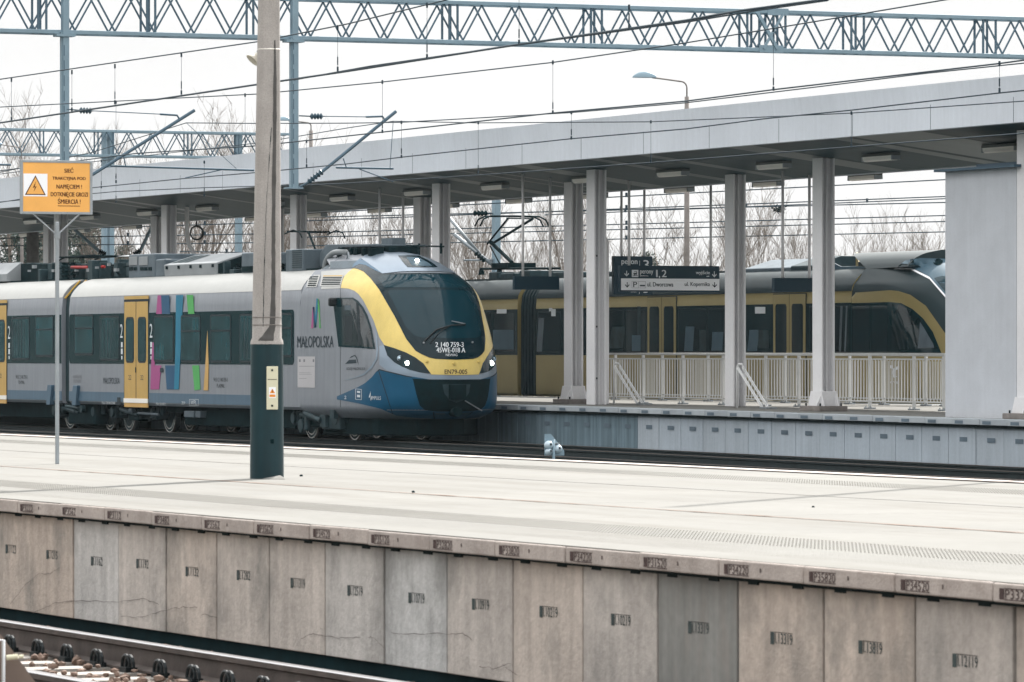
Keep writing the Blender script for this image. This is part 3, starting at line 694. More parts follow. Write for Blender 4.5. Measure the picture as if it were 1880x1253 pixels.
fence(46.6, (1108, 1181, 1254, 1328, 1406, 1467, 1530, 1597, 1678, 1733), 1.06, 'front pale steel bar railing around the platform stairs')
fence(49.7, (1105, 1130, 1216, 1300, 1365, 1442, 1510, 1560, 1623, 1700, 1735), 1.06, 'rear pale steel bar railing behind the platform stairs')
# perforated sloping rails
def pramp(pxa, pya, pxb, pyb, y, label):
    t = thing('stair_handrail', (X(pxb, y), y, FT), label, 'handrail', 'perforated sloping handrails at the stairs')
    for k, dpx in enumerate((0, 10)):
        p = pos(pxa + dpx, pya, y + k * .12); q = pos(pxb + dpx - 2, pyb, y + k * .12); mb = MB(); n = 26; d = q - p; wv_ = Vector((.39, 0, .9)).normalized() * .05
        mb.bar(p, q, .02, .012); mb.bar(p + wv_, q + wv_, .02, .012)
        for i in range(n + 1):
            a = p + d * i / n; mb.bar(a, a + wv_, .016, .03)
        mb.build('perforated_rail', M['ladder'], t)
    p = pos(pxa, pya, y); MB().tube([(p.x, y, FT + dip(p.x)), (p.x, y, p.z), (p.x + .1, y, p.z + .08), (p.x + .25, y, p.z + .07)], .022, 10).build('support', M['ladder'], t, smooth=True)
    MB().box(X(pxb, y) - .1, X(pxb, y) + .25, y - .03, y + .18, FT + dip(p.x), FT + .03 + dip(p.x)).build('foot', M['galv'], t)
pramp(1127, 674, 1174, 747, 45.4, 'perforated sloping metal rail standing right of the two front columns')
pramp(1353, 676, 1401, 750, 44.7, 'perforated sloping metal rail standing in front of the middle column')

# ------------------------------------------------------------------ hanging signs
def sign(name, px0, px1, py0, py1, y, rods, label, m_=None, thick=.12, topy=None):
    pm = pos((px0 + px1) / 2, py0, y); x = pm.x
    a = posx(px0, py1, x); b = posx(px1, py0, x)
    t = thing(name, (x, (a.y + b.y) / 2, a.z), label, 'sign')
    MB().box(x - thick, x, a.y, b.y, a.z, b.z).build('board', m_ or M['signteal'], t, bevel=.005)
    for i, r_ in enumerate(rods):
        q = posx(r_, py0, x - thick / 2); zt = soffz(q.y)
        MB().tube([(q.x, q.y, b.z), (q.x, q.y, zt)], .028, 10).build('hanger', M['column'], t, smooth=True)
    return t, x, a, b
sign('information_display', 945, 1027, 508, 532, 43.9, (960, 1010), 'blank dark blue display box hung in front of the gold train bellows')
sign('information_display', 1422, 1492, 511, 536, 45.4, (1437, 1486), 'blank dark blue display box hung between the two right columns')
sign('information_display', 684, 752, 470, 492, 44.2, (697, 740), 'dark display box hung behind the roof of the blue and yellow train')
t3, x3, a3, b3 = sign('platform_sign', 1127, 1198, 471, 541, 49.0, (1141, 1183), 'dark blue platform number sign partly hidden behind the direction sign')
tx = MB(); e = .004
def T(s, px0, px1, py0, py1, xx, mb_):
    for dpx in (0, .35):
        a = posx(px0 + dpx, py1, xx); b = posx(px1 + dpx, py0, xx); text_yz(mb_, s, a.y, b.y, a.z, b.z, xx + dpx * .001)
T('peron', 1141, 1170, 478.5, 488.5, x3 + e, tx); T('3', 1181, 1191, 478, 495, x3 + e, tx); T('sektor', 1158, 1169, 534, 537, x3 + e, tx); T('B', 1181.5, 1190, 524, 538, x3 + e, tx)
for (pa, pb_, qa, qb) in ((1174, 1174.7, 479, 489), (1173.5, 1174.2, 528, 540)):
    a = posx(pa, qb, x3 + e); b = posx(pb_, qa, x3 + e); tx.add([(x3 + e, a.y, a.z), (x3 + e, b.y, a.z), (x3 + e, b.y, b.z), (x3 + e, a.y, b.z)], [(0, 1, 2, 3)])
tx.build('lettering', M['white'], t3)
t4, x4, a4, b4 = sign('direction_sign', 1139, 1321, 489, 536, 46.0, (1155, 1305), 'direction sign with arrows, one dark blue row above one white row')
def quad(mb_, px0, px1, py0, py1, xx):
    a = posx(px0, py1, xx); b = posx(px1, py0, xx); mb_.add([(xx, a.y, a.z), (xx, b.y, a.z), (xx, b.y, b.z), (xx, a.y, b.z)], [(0, 1, 2, 3)])
def arrow(mb_, pxc, py0, py1, xx, w_=1.0):
    quad(mb_, pxc - .7 * w_, pxc + .7 * w_, py0, py1 - 1, xx)
    for sgn in (-1, 1):
        P = [(pxc, py1), (pxc + sgn * 4.2, py1 - 4.6), (pxc + sgn * 3.6, py1 - 6.4), (pxc, py1 - 2.3)]
        mb_.add([posx(u, v, xx) for u, v in P], [(0, 1, 2, 3)])
wp = MB(); quad(wp, 1140.2, 1320.6, 512.6, 533, x4 + .003); wp.build('white_row', M['signwhite'], t4)
tw = MB(); arrow(tw, 1150.5, 497.5, 508, x4 + e); arrow(tw, 1311.5, 498.5, 509.5, x4 + e)
T('perony', 1175, 1199, 497, 505.5, x4 + e, tw); T('platforms', 1175, 1190, 505.8, 508, x4 + e, tw); T('1', 1204.5, 1207, 496, 509, x4 + e, tw); T(',', 1209.5, 1211.5, 507, 511.5, x4 + e, tw); T('2', 1215, 1223.5, 496, 509, x4 + e, tw)
T('wyjście', 1277.5, 1303, 497.3, 505.5, x4 + e, tw); T('exit', 1297, 1302, 506.4, 508.6, x4 + e, tw); quad(tw, 1160, 1172, 496, 509, x4 + e)
tw.build('white_lettering', M['white'], t4)
td = MB(); arrow(td, 1151.5, 518.5, 528.5, x4 + .006); arrow(td, 1312, 518.5, 528.5, x4 + .006)
T('P', 1162.5, 1169.5, 518, 527.5, x4 + .006, td); quad(td, 1174.7, 1184.3, 523.5, 526, x4 + .006)
T('ul. Dworcowa', 1188.5, 1236, 518.5, 526.5, x4 + .006, td); T('ul. Kopernika', 1257, 1303, 518.5, 527.8, x4 + .006, td)
for (a_, b_2, c_2, d_2) in ((1160, 1172.5, 516.6, 516.9), (1160, 1172.5, 529, 529.3), (1160, 1160.3, 516.6, 529.3), (1172.2, 1172.5, 516.6, 529.3), (1173.5, 1185.3, 517, 517.3), (1173.5, 1185.3, 529, 529.3), (1185, 1185.3, 517, 529.3)): quad(td, a_, b_2, c_2, d_2, x4 + .006)
# small train pictogram
quad(td, 1163, 1169.5, 501.5, 504.5, x4 + .006); quad(td, 1164, 1169, 498.5, 499.5, x4 + .006); quad(td, 1168.3, 1169.5, 499, 505, x4 + .006); quad(td, 1162, 1171, 506, 507, x4 + .006); quad(td, 1164.5, 1166, 504, 506.4, x4 + .006)
td.build('dark_lettering', M['darktext'], t4)

# rods of a further sign and coiled cable loop
q = pos(361, 428, 46.3); mb = MB(); rr = .175
for k, (dr, dx) in enumerate(((0, 0), (.012, .015), (-.01, -.012))):
    mb.tube([(q.x + dx, q.y + (rr + dr) * math.cos(a), q.z + (rr + dr) * math.sin(a)) for a in np.linspace(0, 6.283, 36)], .013, 6, caps=False)
mb.tube([(q.x, q.y, q.z + rr), (q.x, q.y, soffz(q.y))], .02, 6)
tag(mb.build('cable_coil', M['black']), 'coiled black cable hanging in a ring under the canopy', 'cable')

# ------------------------------------------------------------------ dwarf signals
def dwarf(px0, px1, py0, py1, y, label, zb, pd=.11, body=M['fglaze']):
    # rear of a shunting signal: plate with a cut corner, two lamp pots, post
    m_ = pos((px0 + px1) / 2, py1, y); x = m_.x; a = posx(px0, py1, x); b = posx(px1, py0, x); W_ = b.y - a.y; Hh = b.z - a.z
    t = thing('dwarf_signal', (x, (a.y + b.y) / 2, zb), label, 'signal')
    P = [(a.y, a.z), (b.y, a.z), (b.y, a.z + Hh * .22), (a.y + W_ * .32, b.z), (a.y, b.z)]
    MB().prism_yz(P, x - .012, x).build('plate', M['gantry'], t)
    for (u, v) in ((.17, .68), (.62, .5)):
        c = MB(); lathe_axis(c, (x, a.y + W_ * u, a.z + Hh * v - Hh*.2), (1, 0, .15), [(0, .2 * W_), (.05, .2 * W_), (.10, .15 * W_), (.12, .02)], 20); c.build('lamp_pot', body, t, smooth=40)
    c = MB(); lathe_axis(c, (x, a.y + W_ * .17, a.z + Hh * .17), (1, 0, .15), [(0, .16 * W_), (.05, .16 * W_), (.10, .1 * W_), (.12, .02)], 20); c.build('lamp_pot', body, t, smooth=40)
    yp = a.y + W_ * .38; MB().tube([(x + .06, yp, zb), (x + .06, yp, a.z + Hh * .75)], W_ * .07, 12).build('post', M['gantry'], t, smooth=True)
    MB().box(x, x + .08, yp - W_ * .3, yp + W_ * .3, a.z + Hh * .2, a.z + Hh * .24).box(x, x + .08, yp - W_ * .3, yp + W_ * .3, a.z + Hh * .55, a.z + Hh * .59).build('bracket', M['galv'], t)
    MB().box(x - .15, x + .2, yp - .15, yp + .15, zb - .15, zb + .02).build('footing', M['footing'], t)
dwarf(1000, 1036, 797, 837, 34.2, 'small grey dwarf signal seen from behind near the train nose', -.3)
# near one at the bottom left, seen from behind
yN = 7.2; xN = X(40, yN); a = posx(-90, 1330, xN); b = posx(100, 1158, xN)
t = thing('dwarf_signal', (xN, (a.y + b.y) / 2, -.2), 'blurred brown back of a signal plate at the lower left corner', 'signal')
P = [posx(-60, 1340, xN), posx(118, 1340, xN), posx(92, 1290, xN), posx(2, 1166, xN), posx(-12, 1158, xN), posx(-60, 1158, xN)]
MB().prism_yz([(p.y, p.z) for p in P], xN - .01, xN).build('plate', M['marker'], t)
p = posx(6, 1176, xN + .05); q = posx(6, 1340, xN + .05); MB().tube([posx(-14, 1176, xN + .05), p, q], .009, 8).build('bent_tube', M['white'], t, smooth=True)
p = posx(12, 1208, xN + .05); MB().tube([p, p + Vector((0.01, .05, .004))], .012, 10).tube([p + Vector((.01, .055, .004)), p + Vector((.012, .075, .005))], .008, 8).build('bolt', M['ivory'], t, smooth=40)
MB().box(xN - .06, xN + .02, a.y + .05, a.y + .12, -.3, .0).build('post', M['tdark'], t)

mx_, my_ = -.9196 * 47.5 + .393 * 6.2, .393 * 47.5 + .9196 * 6.2
t = thing('catenary_mast', (mx_, my_, -.45), 'mast standing just outside the right edge whose thin shadow crosses the near platform', 'mast')
MB().box(mx_ - .035, mx_ + .035, my_ - .035, my_ + .035, -.45, 11.2).build('mast', M['gantry'], t)
# faint slab joints across the platform
mb = MB()
for k in range(-60, -18, 3): mb.box(k, k + .006, 11.65, 20.0, PT + .0001, PT + .0003)
tag(mb.build('paving_joint', M['groove']), kind='structure')
# ------------------------------------------------------------------ trains
SEC = [(.54, 1.36), (.60, 1.415), (.8, 1.42), (2.80, 1.42), (3.08, 1.39), (3.17, 1.345), (3.27, 1.27), (3.37, 1.17), (3.46, 1.03), (3.51, .86), (3.53, .5)]
def sec_poly(yc, z0=None):
    L_ = [(yc - w_, z) for z, w_ in SEC]; R_ = [(yc + w_, z) for z, w_ in SEC][::-1]; return L_ + R_
ZT = np.array([.38, .45, .55, .8, 1.35, 1.68, 2.13, 2.73, 3.13, 3.43, 3.63, 3.78, 3.87, 3.91])
XT = np.array([-98.95, -98.7, -98.48, -98.38, -98.38, -98.47, -98.72, -99.15, -99.5, -99.95, -100.45, -101.0, -101.6, -102.3])
WZ = np.array([.38, .5, .6, .8, 2.7, 3.0, 3.17, 3.33, 3.5, 3.62, 3.74, 3.84, 3.91])
WW = np.array([1.18, 1.33, 1.41, 1.42, 1.42, 1.40, 1.345, 1.21, 1.08, .98, .84, .6, .15])
def sm(z, A, B, s_=.07): return float(np.mean(np.interp(z + np.linspace(-s_, s_, 9), A, B)))
def nose_mesh(yc, dx, back, skirtz=.40, hb=.7):
    zs_ = np.concatenate([np.linspace(skirtz, .8, 10), np.linspace(.9, 3.0, 26), np.linspace(3.06, 3.905, 26)])
    n = 2.35; phis = np.linspace(-90, 90, 73); rings = []
    for z in zs_:
        xc = sm(z, ZT, XT) + dx; w_ = sm(z, WZ, WW, .03); L_ = 1.95 + max(0, z - 2.9) * .9
        ring = []
        xb = back if z <= 3.5 else back + hb
        x_end = xc - L_
        for k in range(8): ring.append((xb + (x_end - xb) * k / 8, yc - w_, z))
        for p in phis:
            s_, c_ = math.sin(R(p)), math.cos(R(p)); ring.append((xc - L_ + L_ * abs(c_) ** (2 / n), yc + w_ * math.copysign(abs(s_) ** (2 / n), s_), z))
        for k in range(7, -1, -1): ring.append((xb + (x_end - xb) * k / 8, yc + w_, z))
        rings.append(ring)
    v = [p for r_ in rings for p in r_]; m_ = len(rings[0]); f = []
    for i in range(len(rings) - 1):
        for k in range(m_ - 1): o = i * m_ + k; f.append((o, o + 1, o + m_ + 1, o + m_))
        f.append((i * m_ + m_ - 1, i * m_, (i + 1) * m_, (i + 1) * m_ + m_ - 1))
    f.append(tuple(range((len(rings) - 1) * m_, len(rings) * m_))); f.append(tuple(range(m_))[::-1])
    return v, f
class Skin:
    """Panels cut from outlines and laid on the curved nose surface."""
    def __init__(s, v, f, yc): s.bvh = BVHTree.FromPolygons([Vector(p) for p in v], [list(q) for q in f]); s.yc = yc; s.o = Vector((0, 0, H))
    def hit(s, px, py, off):
        d = (pos(px, py, 10) - s.o).normalized(); r_ = s.bvh.ray_cast(s.o, d, 400)
        if r_[0] is None:
            q = s.o + d * (s.yc / d.y); r_ = s.bvh.find_nearest(q)
        n = r_[1]
        if n.dot(d) > 0: n = -n
        return r_[0] + n * off
    def panel(s, P, off, mirror=True, clip=True, step=7):
        bm = bmesh.new(); vs = [bm.verts.new((a, -b, 0)) for a, b in P]; bm.faces.new(vs)
        xs = [a for a, b in P]; ys = [-b for a, b in P]
        def cut(co, no):
            bmesh.ops.bisect_plane(bm, geom=bm.verts[:] + bm.edges[:] + bm.faces[:], plane_co=co, plane_no=no, dist=1e-4)
        x = min(xs) + step * .93
        while x < max(xs): cut((x, 0, 0), (1, 0, 0)); x += step
        y = min(ys) + step * .93
        while y < max(ys): cut((0, y, 0), (0, 1, 0)); y += step
        bmesh.ops.triangulate(bm, faces=bm.faces[:])
        for v in bm.verts: v.co = s.hit(v.co.x, -v.co.y, off)
        if clip:
            bmesh.ops.bisect_plane(bm, geom=bm.verts[:] + bm.edges[:] + bm.faces[:], plane_co=(0, s.yc, 0), plane_no=(0, 1, 0), clear_outer=True, dist=1e-5)
        v = [tuple(q.co) for q in bm.verts]; bm.verts.index_update(); f = [tuple(q.index for q in fc.verts) for fc in bm.faces]; bm.free()
        mb = MB().add(v, f)
        if mirror:
            key = {}; ids = []
            for i, (a, b, c) in enumerate(v):
                if abs(b - s.yc) < 1e-4: ids.append(i)
                else: ids.append(len(mb.v)); mb.v.append((a, 2 * s.yc - b, c))
            mb.f += [tuple(ids[j] for j in q)[::-1] for q in f]
        return mb
    def text(s, mb, t, px0, px1, py0, py1, off, slope=0):
        v, f = textmesh(t); mb.add([s.hit(px0 + (px1 - px0) * a[0], py1 + (py0 - py1) * a[1] + slope * a[0], off) for a in v], f); return mb

YC = 40.82; ZR = -.07
tr = thing('passenger_train', (-99, YC, ZR), 'grey, white and blue electric train with a yellow nose and lit headlamps', 'train')
SD = 39.40
def W(px, py): p = pos(px, py, SD); return p.x, p.z
xj0, xj1 = X(113.5, SD), X(127, SD)           # joint between the cars
xn0 = -103.6
bodyA = MB().loft_x(sec_poly(YC), [xj1, xn0]).build('car_body', M['tgrey'], tr, smooth=30)
bodyB = MB().loft_x(sec_poly(YC), [xj0 - 18, xj0]).build('car_body', M['tgrey'], tr, smooth=30)
bodyC = MB().loft_x(sec_poly(YC), [xj0 - 37, xj0 - 18.7]).build('car_body', M['tgrey'], tr, smooth=30)
def cove(x0, x1, parent, seg=1):
    P = [(YC - w_ - .006, z + .002) for z, w_ in SEC[4:]]; Q = [(YC + w_ + .006, z + .002) for z, w_ in SEC[4:]][::-1]
    mb = MB().loft_x(P + Q, list(np.linspace(x0, x1, 2)), closed=False)
    return mb.build('roof_cove', M['twhite'], parent, smooth=60)
cove(xj1 + .02, xn0 - .0, bodyA); cove(xj0 - 18, xj0 - .02, bodyB); cove(xj0 - 37, xj0 - 18.7, bodyC)
gb = MB().loft_x([(YC - w_ + .10, z) for z, w_ in SEC[:9]] + [(YC + w_ - .10, z) for z, w_ in SEC[:9]][::-1], list(np.linspace(xj0 - .02, xj1 + .02, 9)))
gb.build('gangway_bellows', M['bellows'], tr, smooth=30)
MB().loft_x([(YC - w_ + .10, z) for z, w_ in SEC[:9]] + [(YC + w_ - .10, z) for z, w_ in SEC[:9]][::-1], [xj0 - 18.72, xj0 - 17.98]).build('gangway_bellows', M['bellows'], tr, smooth=30)
mb = MB(); a = pos(122, 533, SD); 
for xx in (xj0 + .06, xj1 - .04): mb.bar((xx, YC - 1.36, 3.06), (xx, YC - .98, 3.49), .05, .03)
mb.build('bellows_trim', M['amber'], tr)
EPS = .006
def side_strip(parent, name, x0, x1, z0, z1, m_, off=EPS, r=0):
    P = rrect(x0, x1, z0, z1, r) if r else [(x0, z0), (x1, z0), (x1, z1), (x0, z1)]
    mb = MB().prism_xz(P, SD - off, SD + .002); return mb.build(name, m_, parent)
for body, a, b in ((bodyA, xj1, X(512, SD)), (bodyB, xj0 - 18, xj0), (bodyC, xj0 - 37, xj0 - 18.7)):
    side_strip(body, 'skirt_stripe', a, b, .615, .835, M['tblue'])
def band(body, x0, x1, r=.0): return side_strip(body, 'window_band', x0, x1, 1.50, 2.67, M['tband'], .009, r)
bA = band(bodyA, xj1 + .03, X(540, SD), .10); bB = band(bodyB, xj0 - 17.9, xj0 - .03); bC = band(bodyC, xj0 - 36.9, xj0 - 18.75)
def window(body, px0, px1, zlo, zhi, split=False, curtain=False):
    x0, x1 = X(px0, SD), X(px1, SD)
    f = side_strip(body, 'window', x0, x1, zlo, zhi, M['seam'], .018, .08)
    g_ = side_strip(f, 'pane', x0 + .045, x1 - .045, zlo + .045, zhi - .045, M['tglass'], .021, .05)
    if split:
        zz = zlo + (zhi - zlo) * .66; mb = MB().box(x0 + .04, x1 - .04, SD - .026, SD - .02, zz - .018, zz + .018); mb.build('window_bar', M['seam'], f)
    if curtain:
        mb = MB(); rr = random.Random(int(px0)); n = 5
        for i in range(n):
            xx = x0 + .1 + (x1 - x0 - .25) * i / n; w2 = rr.uniform(.03, .08); mb.box(xx, xx + w2, SD - .0225, SD - .0215, zlo + .08, zhi - .1)
        mb.build('curtain', M['tdark2'], f)
for px0, px1, lo, hi, sp_, cu in ((138, 172, 1.70, 2.66, 1, 0), (184, 220, 1.57, 2.62, 0, 1), (283.5, 320, 1.55, 2.60, 0, 0), (333, 369, 1.54, 2.60, 1, 0), (387, 425, 1.54, 2.60, 1, 0), (441, 478, 1.54, 2.60, 0, 1), (500, 537, 1.66, 2.60, 1, 0)):
    window(bodyA, px0, px1, lo, hi, sp_, cu)
for px0, px1, lo, hi, sp_, cu in ((22, 55, 1.58, 2.63, 0, 1), (66, 99, 1.66, 2.66, 1, 0)): window(bodyB, px0, px1, lo, hi, sp_, cu)
for k in range(5):
    xa = xj0 - 16.5 + k * 2.0
    f = side_strip(bodyB, 'window', xa, xa + 1.2, 1.56, 2.6, M['seam'], .018, .08); side_strip(f, 'pane', xa + .045, xa + 1.155, 1.605, 2.555, M['tglass'], .021, .05)
for k in range(7):
    xa = xj0 - 35.5 + k * 2.3
    f = side_strip(bodyC, 'window', xa, xa + 1.3, 1.56, 2.6, M['seam'], .018, .08); side_strip(f, 'pane', xa + .045, xa + 1.255, 1.605, 2.555, M['tglass'], .021, .05)
def door(body, px0, px1):
    x0, x1 = X(px0, SD), X(px1, SD); xm = (x0 + x1) / 2
    side_strip(body, 'door_header', x0, x1, 2.99, 3.065, M['dooryellow'], .013)
    fr = side_strip(body, 'door_frame', x0 - .02, x1 + .02, .60, 2.985, M['seam'], .011)
    for a, b in ((x0 + .02, xm - .025), (xm + .025, x1 - .02)):
        d = side_strip(body, 'door', a, b, .70, 2.93, M['dooryellow'], .017)
        g1 = side_strip(d, 'door_window', a + .10, b - .10, 1.52, 2.58, M['black'], .020, .12)
        side_strip(g1, 'pane', a + .135, b - .135, 1.56, 2.54, M['tglass'], .023, .1)
        mb = MB(); text_xz(mb, '22', (a + b) / 2 - .1, (a + b) / 2 + .1, 1.13, 1.24, SD - .019); mb.build('lettering', M['darktext'], d)
    side_strip(body, 'door_sill', x0, x1, .60, .70, M['lampglass'], .03)
    side_strip(body, 'step', x0 + .02, x1 - .02, .50, .595, M['orangev'], .02)
    mb = MB()
    for u in (-.02, .02): mb.box(xm + u - .008, xm + u + .008, SD - .028, SD - .016, 1.30, 1.42)
    mb.build('door_handle', M['black'], body)
    mb = MB(); text_xz(mb, '2', x0 - .30, x0 - .12, 2.1, 2.42, SD - .0105); text_xz(mb, '2', x1 + .1, x1 + .28, 2.1, 2.42, SD - .0105)
    for xx in (x0 - .24, x1 + .14):
        mb.box(xx, xx + .12, SD - .0105, SD - .0100, 1.88, 2.0); mb.box(xx, xx + .12, SD - .0105, SD - .0100, 1.72, 1.85); mb.box(xx + .02, xx + .1, SD - .0105, SD - .0100, 1.60, 1.68)
    mb.build('class_number', M['white'], body)
door(bodyA, 229, 273); door(bodyB, -31, 13)
# coloured ribbons
def ribbon(P, m_, off):
    mb = MB(); vs = [pos(a, b, SD - off) for a, b in P]; vs2 = [v + Vector((0, .004, 0)) for v in vs]; n = len(P)
    mb.add(vs + vs2, [tuple(range(n)), tuple(range(2 * n - 1, n - 1, -1))] + [(i, n + i, n + (i + 1) % n, (i + 1) % n) for i in range(n)])
    mb.build('ribbon_stripe', m_, bodyA)
z0 = lambda a, b: (a / 2.409, 380 + b / 2.409)
for P, m_, o in (([z0(697,392), z0(712,392), z0(715,474), z0(690,474)], 'pink', .012), ([z0(668,702), z0(713,702), z0(703,808), z0(665,808)], 'pink', .012), ([z0(674,600), z0(684,600), z0(684,702), z0(668,702)], 'pink', .014),
                 ([z0(712,392), z0(748,391), z0(752,474), z0(716,474)], 'navyv', .013), ([z0(730,702), z0(775,702), z0(770,808), z0(737,808)], 'navyv', .0125),
                 ([z0(778,391), z0(810,390), z0(790,808), z0(770,808), z0(776,600)], 'cyan', .0145),
                 ([z0(825,390), z0(853,390), z0(859,474), z0(832,474)], 'green', .012), ([z0(850,702), z0(880,702), z0(885,808), z0(860,812)], 'green', .012),
                 ([z0(917,548), z0(922,700), z0(920,812), z0(900,812), z0(908,700)], 'orangev', .0145)):
    ribbon(P, M[m_], o)
for P, m_ in (([(571,603), (574.5,603), (576,565), (574,564)], 'pink'), ([(574,564), (576.5,564), (580,601), (577,602)], 'navyv'), ([(577,602), (580,602), (584,550), (581,548)], 'cyan'), ([(583,548), (585,552), (587,573), (584,573)], 'green'), ([(585,573), (586.5,573), (588.5,603), (586,603)], 'green')):
    ribbon(P, M[m_], .008)
# lettering on the side
def side_text(s, a, b, c, d, m_, body=None, off=.0085, bold=0):
    mb = MB(); text_px(mb, s, a, b, c, d, SD - off)
    if bold: text_px(mb, s, a + bold, b + bold, c, d, SD - off - .0004)
    mb.build('lettering', M[m_], body or bodyA)
side_text('MAŁOPOLSKA', 545.5, 612, 617, 638.5, 'darktext', bold=.22); side_text('MAŁOPOLSKA', 189.5, 219.5, 694, 704.5, 'darktext')
side_text('45WE-018', 134, 149, 689, 695, 'postertext'); side_text('EN79-005', 135, 148, 697, 703, 'postertext')
side_text('94 51 2 140 759-3', 392, 418, 694, 701, 'seam'); side_text('PL-KMAL', 398, 412, 705, 712, 'seam')
side_text('94 51 2 140 759-3', 29, 50, 689, 696, 'seam', bodyB); side_text('PL-KMAL', 34, 45, 699, 705, 'seam', bodyB)
side_text('KOLEJE MAŁOPOLSKIE', 636.5, 670.5, 675, 681, 'seam')
side_text('Max. 13t Nr 2146', 187, 211, 738, 742, 'white', off=.0125); side_text('Nr 51402', 287, 304, 740, 744, 'white', off=.0125); side_text('WPL', 350, 361, 735.5, 743, 'white', off=.0125); side_text('ZP', 333, 340, 738, 743, 'white', off=.0125)
mb = MB()
for a, b, c, d in ((347.5, 364.5, 733.4, 734), (347.5, 364.5, 745, 745.6), (347.5, 348, 733.4, 745.6), (364, 364.5, 733.4, 745.6)): flat_px(mb, [(a, d), (b, d), (b, c), (a, c)], SD - .0125)
mb.build('lettering', M['white'], bodyA)
mb = MB(); flat_px(mb, [(215, 744), (221, 744), (221, 730), (215, 730)], SD - .0125); mb.build('hatch', M['seam'], bodyA)
mb = MB(); flat_px(mb, [(293.5, 684), (299.5, 684), (299.5, 676), (293.5, 676)], SD - .0162); mb.build('data_plate', M['darktext'], bodyA)
ps = side_strip(bodyA, 'poster', X(547, SD), X(578.5, SD), pos(560, 712, SD).z, pos(560, 655, SD).z, M['poster'], .008)
mb = MB()
for a, b, c, d in ((549, 577, 672.4, 673.2), (549, 570, 684.6, 685.2), (549, 572, 687.5, 688), (549, 563, 695, 695.6)): flat_px(mb, [(a, d), (b, d), (b, c), (a, c)], SD - .0087)
for a in (549, 557, 574): flat_px(mb, [(a, 665), (a + 3, 665), (a + 3, 660), (a, 660)], SD - .0087)
mb.build('print', M['postertext'], ps)
# door/cab seams
mb = MB(); x = X(625, SD); mb.box(x - .008, x + .008, SD - .0025, SD, .62, 3.08); mb.build('panel_seam', M['seam'], bodyA)
# swoosh logo
mb = MB()
P1 = [(633.5, 668.5), (641, 660), (650, 653), (652, 652), (657.5, 667), (655, 667), (650, 656)]
flat_px(mb, [(633.5, 668.5), (641, 661), (653.5, 660.5), (654.5, 667)], SD - .004)
flat_px(mb, [(641, 658.5), (645, 654.5), (652, 651.8), (651, 654), (646, 656.5)], SD - .004); flat_px(mb, [(652, 651.8), (655.5, 657), (658.5, 670), (656.5, 666), (654, 658), (651, 654)], SD - .004)
mb.build('swoosh_emblem', M['darktext'], bodyA)

# ---- nose
nv, nf = nose_mesh(YC, 0, xn0)
sk = Skin(nv, nf, YC)
mb = MB().add(nv, nf); nose = mb.build('nose', M['tgrey'], tr, smooth=35)
def npanel(name, P, off, m_, parent=None, **k): 
    return sk.panel(P, off, **k).build(name, M[m_], parent or nose, smooth=60)
z2 = lambda a, b: (500 + a / 2.848, 420 + b / 2.848)
# white roof cove continues to the yellow arch
npanel('cove_panel', [(590, 499), (647, 494), (632, 508), (626, 520), (625, 530), (590, 531.5)], .006, 'twhite', clip=False)
npanel('cab_shoulder', [(551, 496), (578, 482), (659, 479), (650, 486), (646, 493)], .008, 'tgear', clip=False)
npanel('yellow_mask', [(626, 529.5), (628, 518), (633, 507), (640, 500), (647, 494.5), (655, 488), (672, 492), (700, 530), (728, 578), (750, 622), (768, 642), (792, 652), (900, 654), (900, 690.5), (792, 688), (777, 667), (746, 648), (706, 634), (697, 620), (686, 588), (668, 553), (659, 541), (651, 534.5), (640, 530.5)], .006, 'tyellow')
npanel('windscreen_surround', [(646, 493), (653, 484), (664, 476.5), (680, 478), (702, 496), (720, 503), (900, 500), (900, 661.5), (836, 661), (800, 659.5), (788, 657), (775, 651.5), (763, 644.7), (746, 623), (724.7, 581), (696.6, 532.5), (680, 511), (668, 499.5), (657, 494.5)], .012, 'tshieldframe')
npanel('windscreen', [(713, 537), (716, 534), (900, 533), (900, 624), (775, 621), (760, 617), (745, 600)], .016, 'tshield')
npanel('destination_window', [(706, 529), (694, 511), (703, 506), (900, 504), (900, 529)], .016, 'tshield')
npanel('sun_blind', [(717, 540), (900, 539), (900, 572), (735, 577)], .018, 'cabglass') if False else None
npanel('roof_fairing', [(664, 476), (672, 468), (680, 461), (711, 458.5), (760, 457), (860, 457), (860, 499), (763, 499), (735, 500), (702, 503.5), (688, 493)], .016, 'tsilver')
npanel('navy_roof_band', [(647, 493.5), (650, 486), (656, 480), (662, 475), (668, 475.5), (676, 480), (696, 497), (700, 502.5), (690, 498), (672, 488), (660, 486), (652, 490)], .014, 'tnavy', clip=False)
lw = npanel('lamp_window', [(731, 471), (840, 470), (840, 494), (748, 492), (740, 483)], .020, 'tshieldframe')
npanel('lamp_glass', [(746, 474), (840, 474), (840, 491), (757, 490)], .022, 'blueshine', lw)
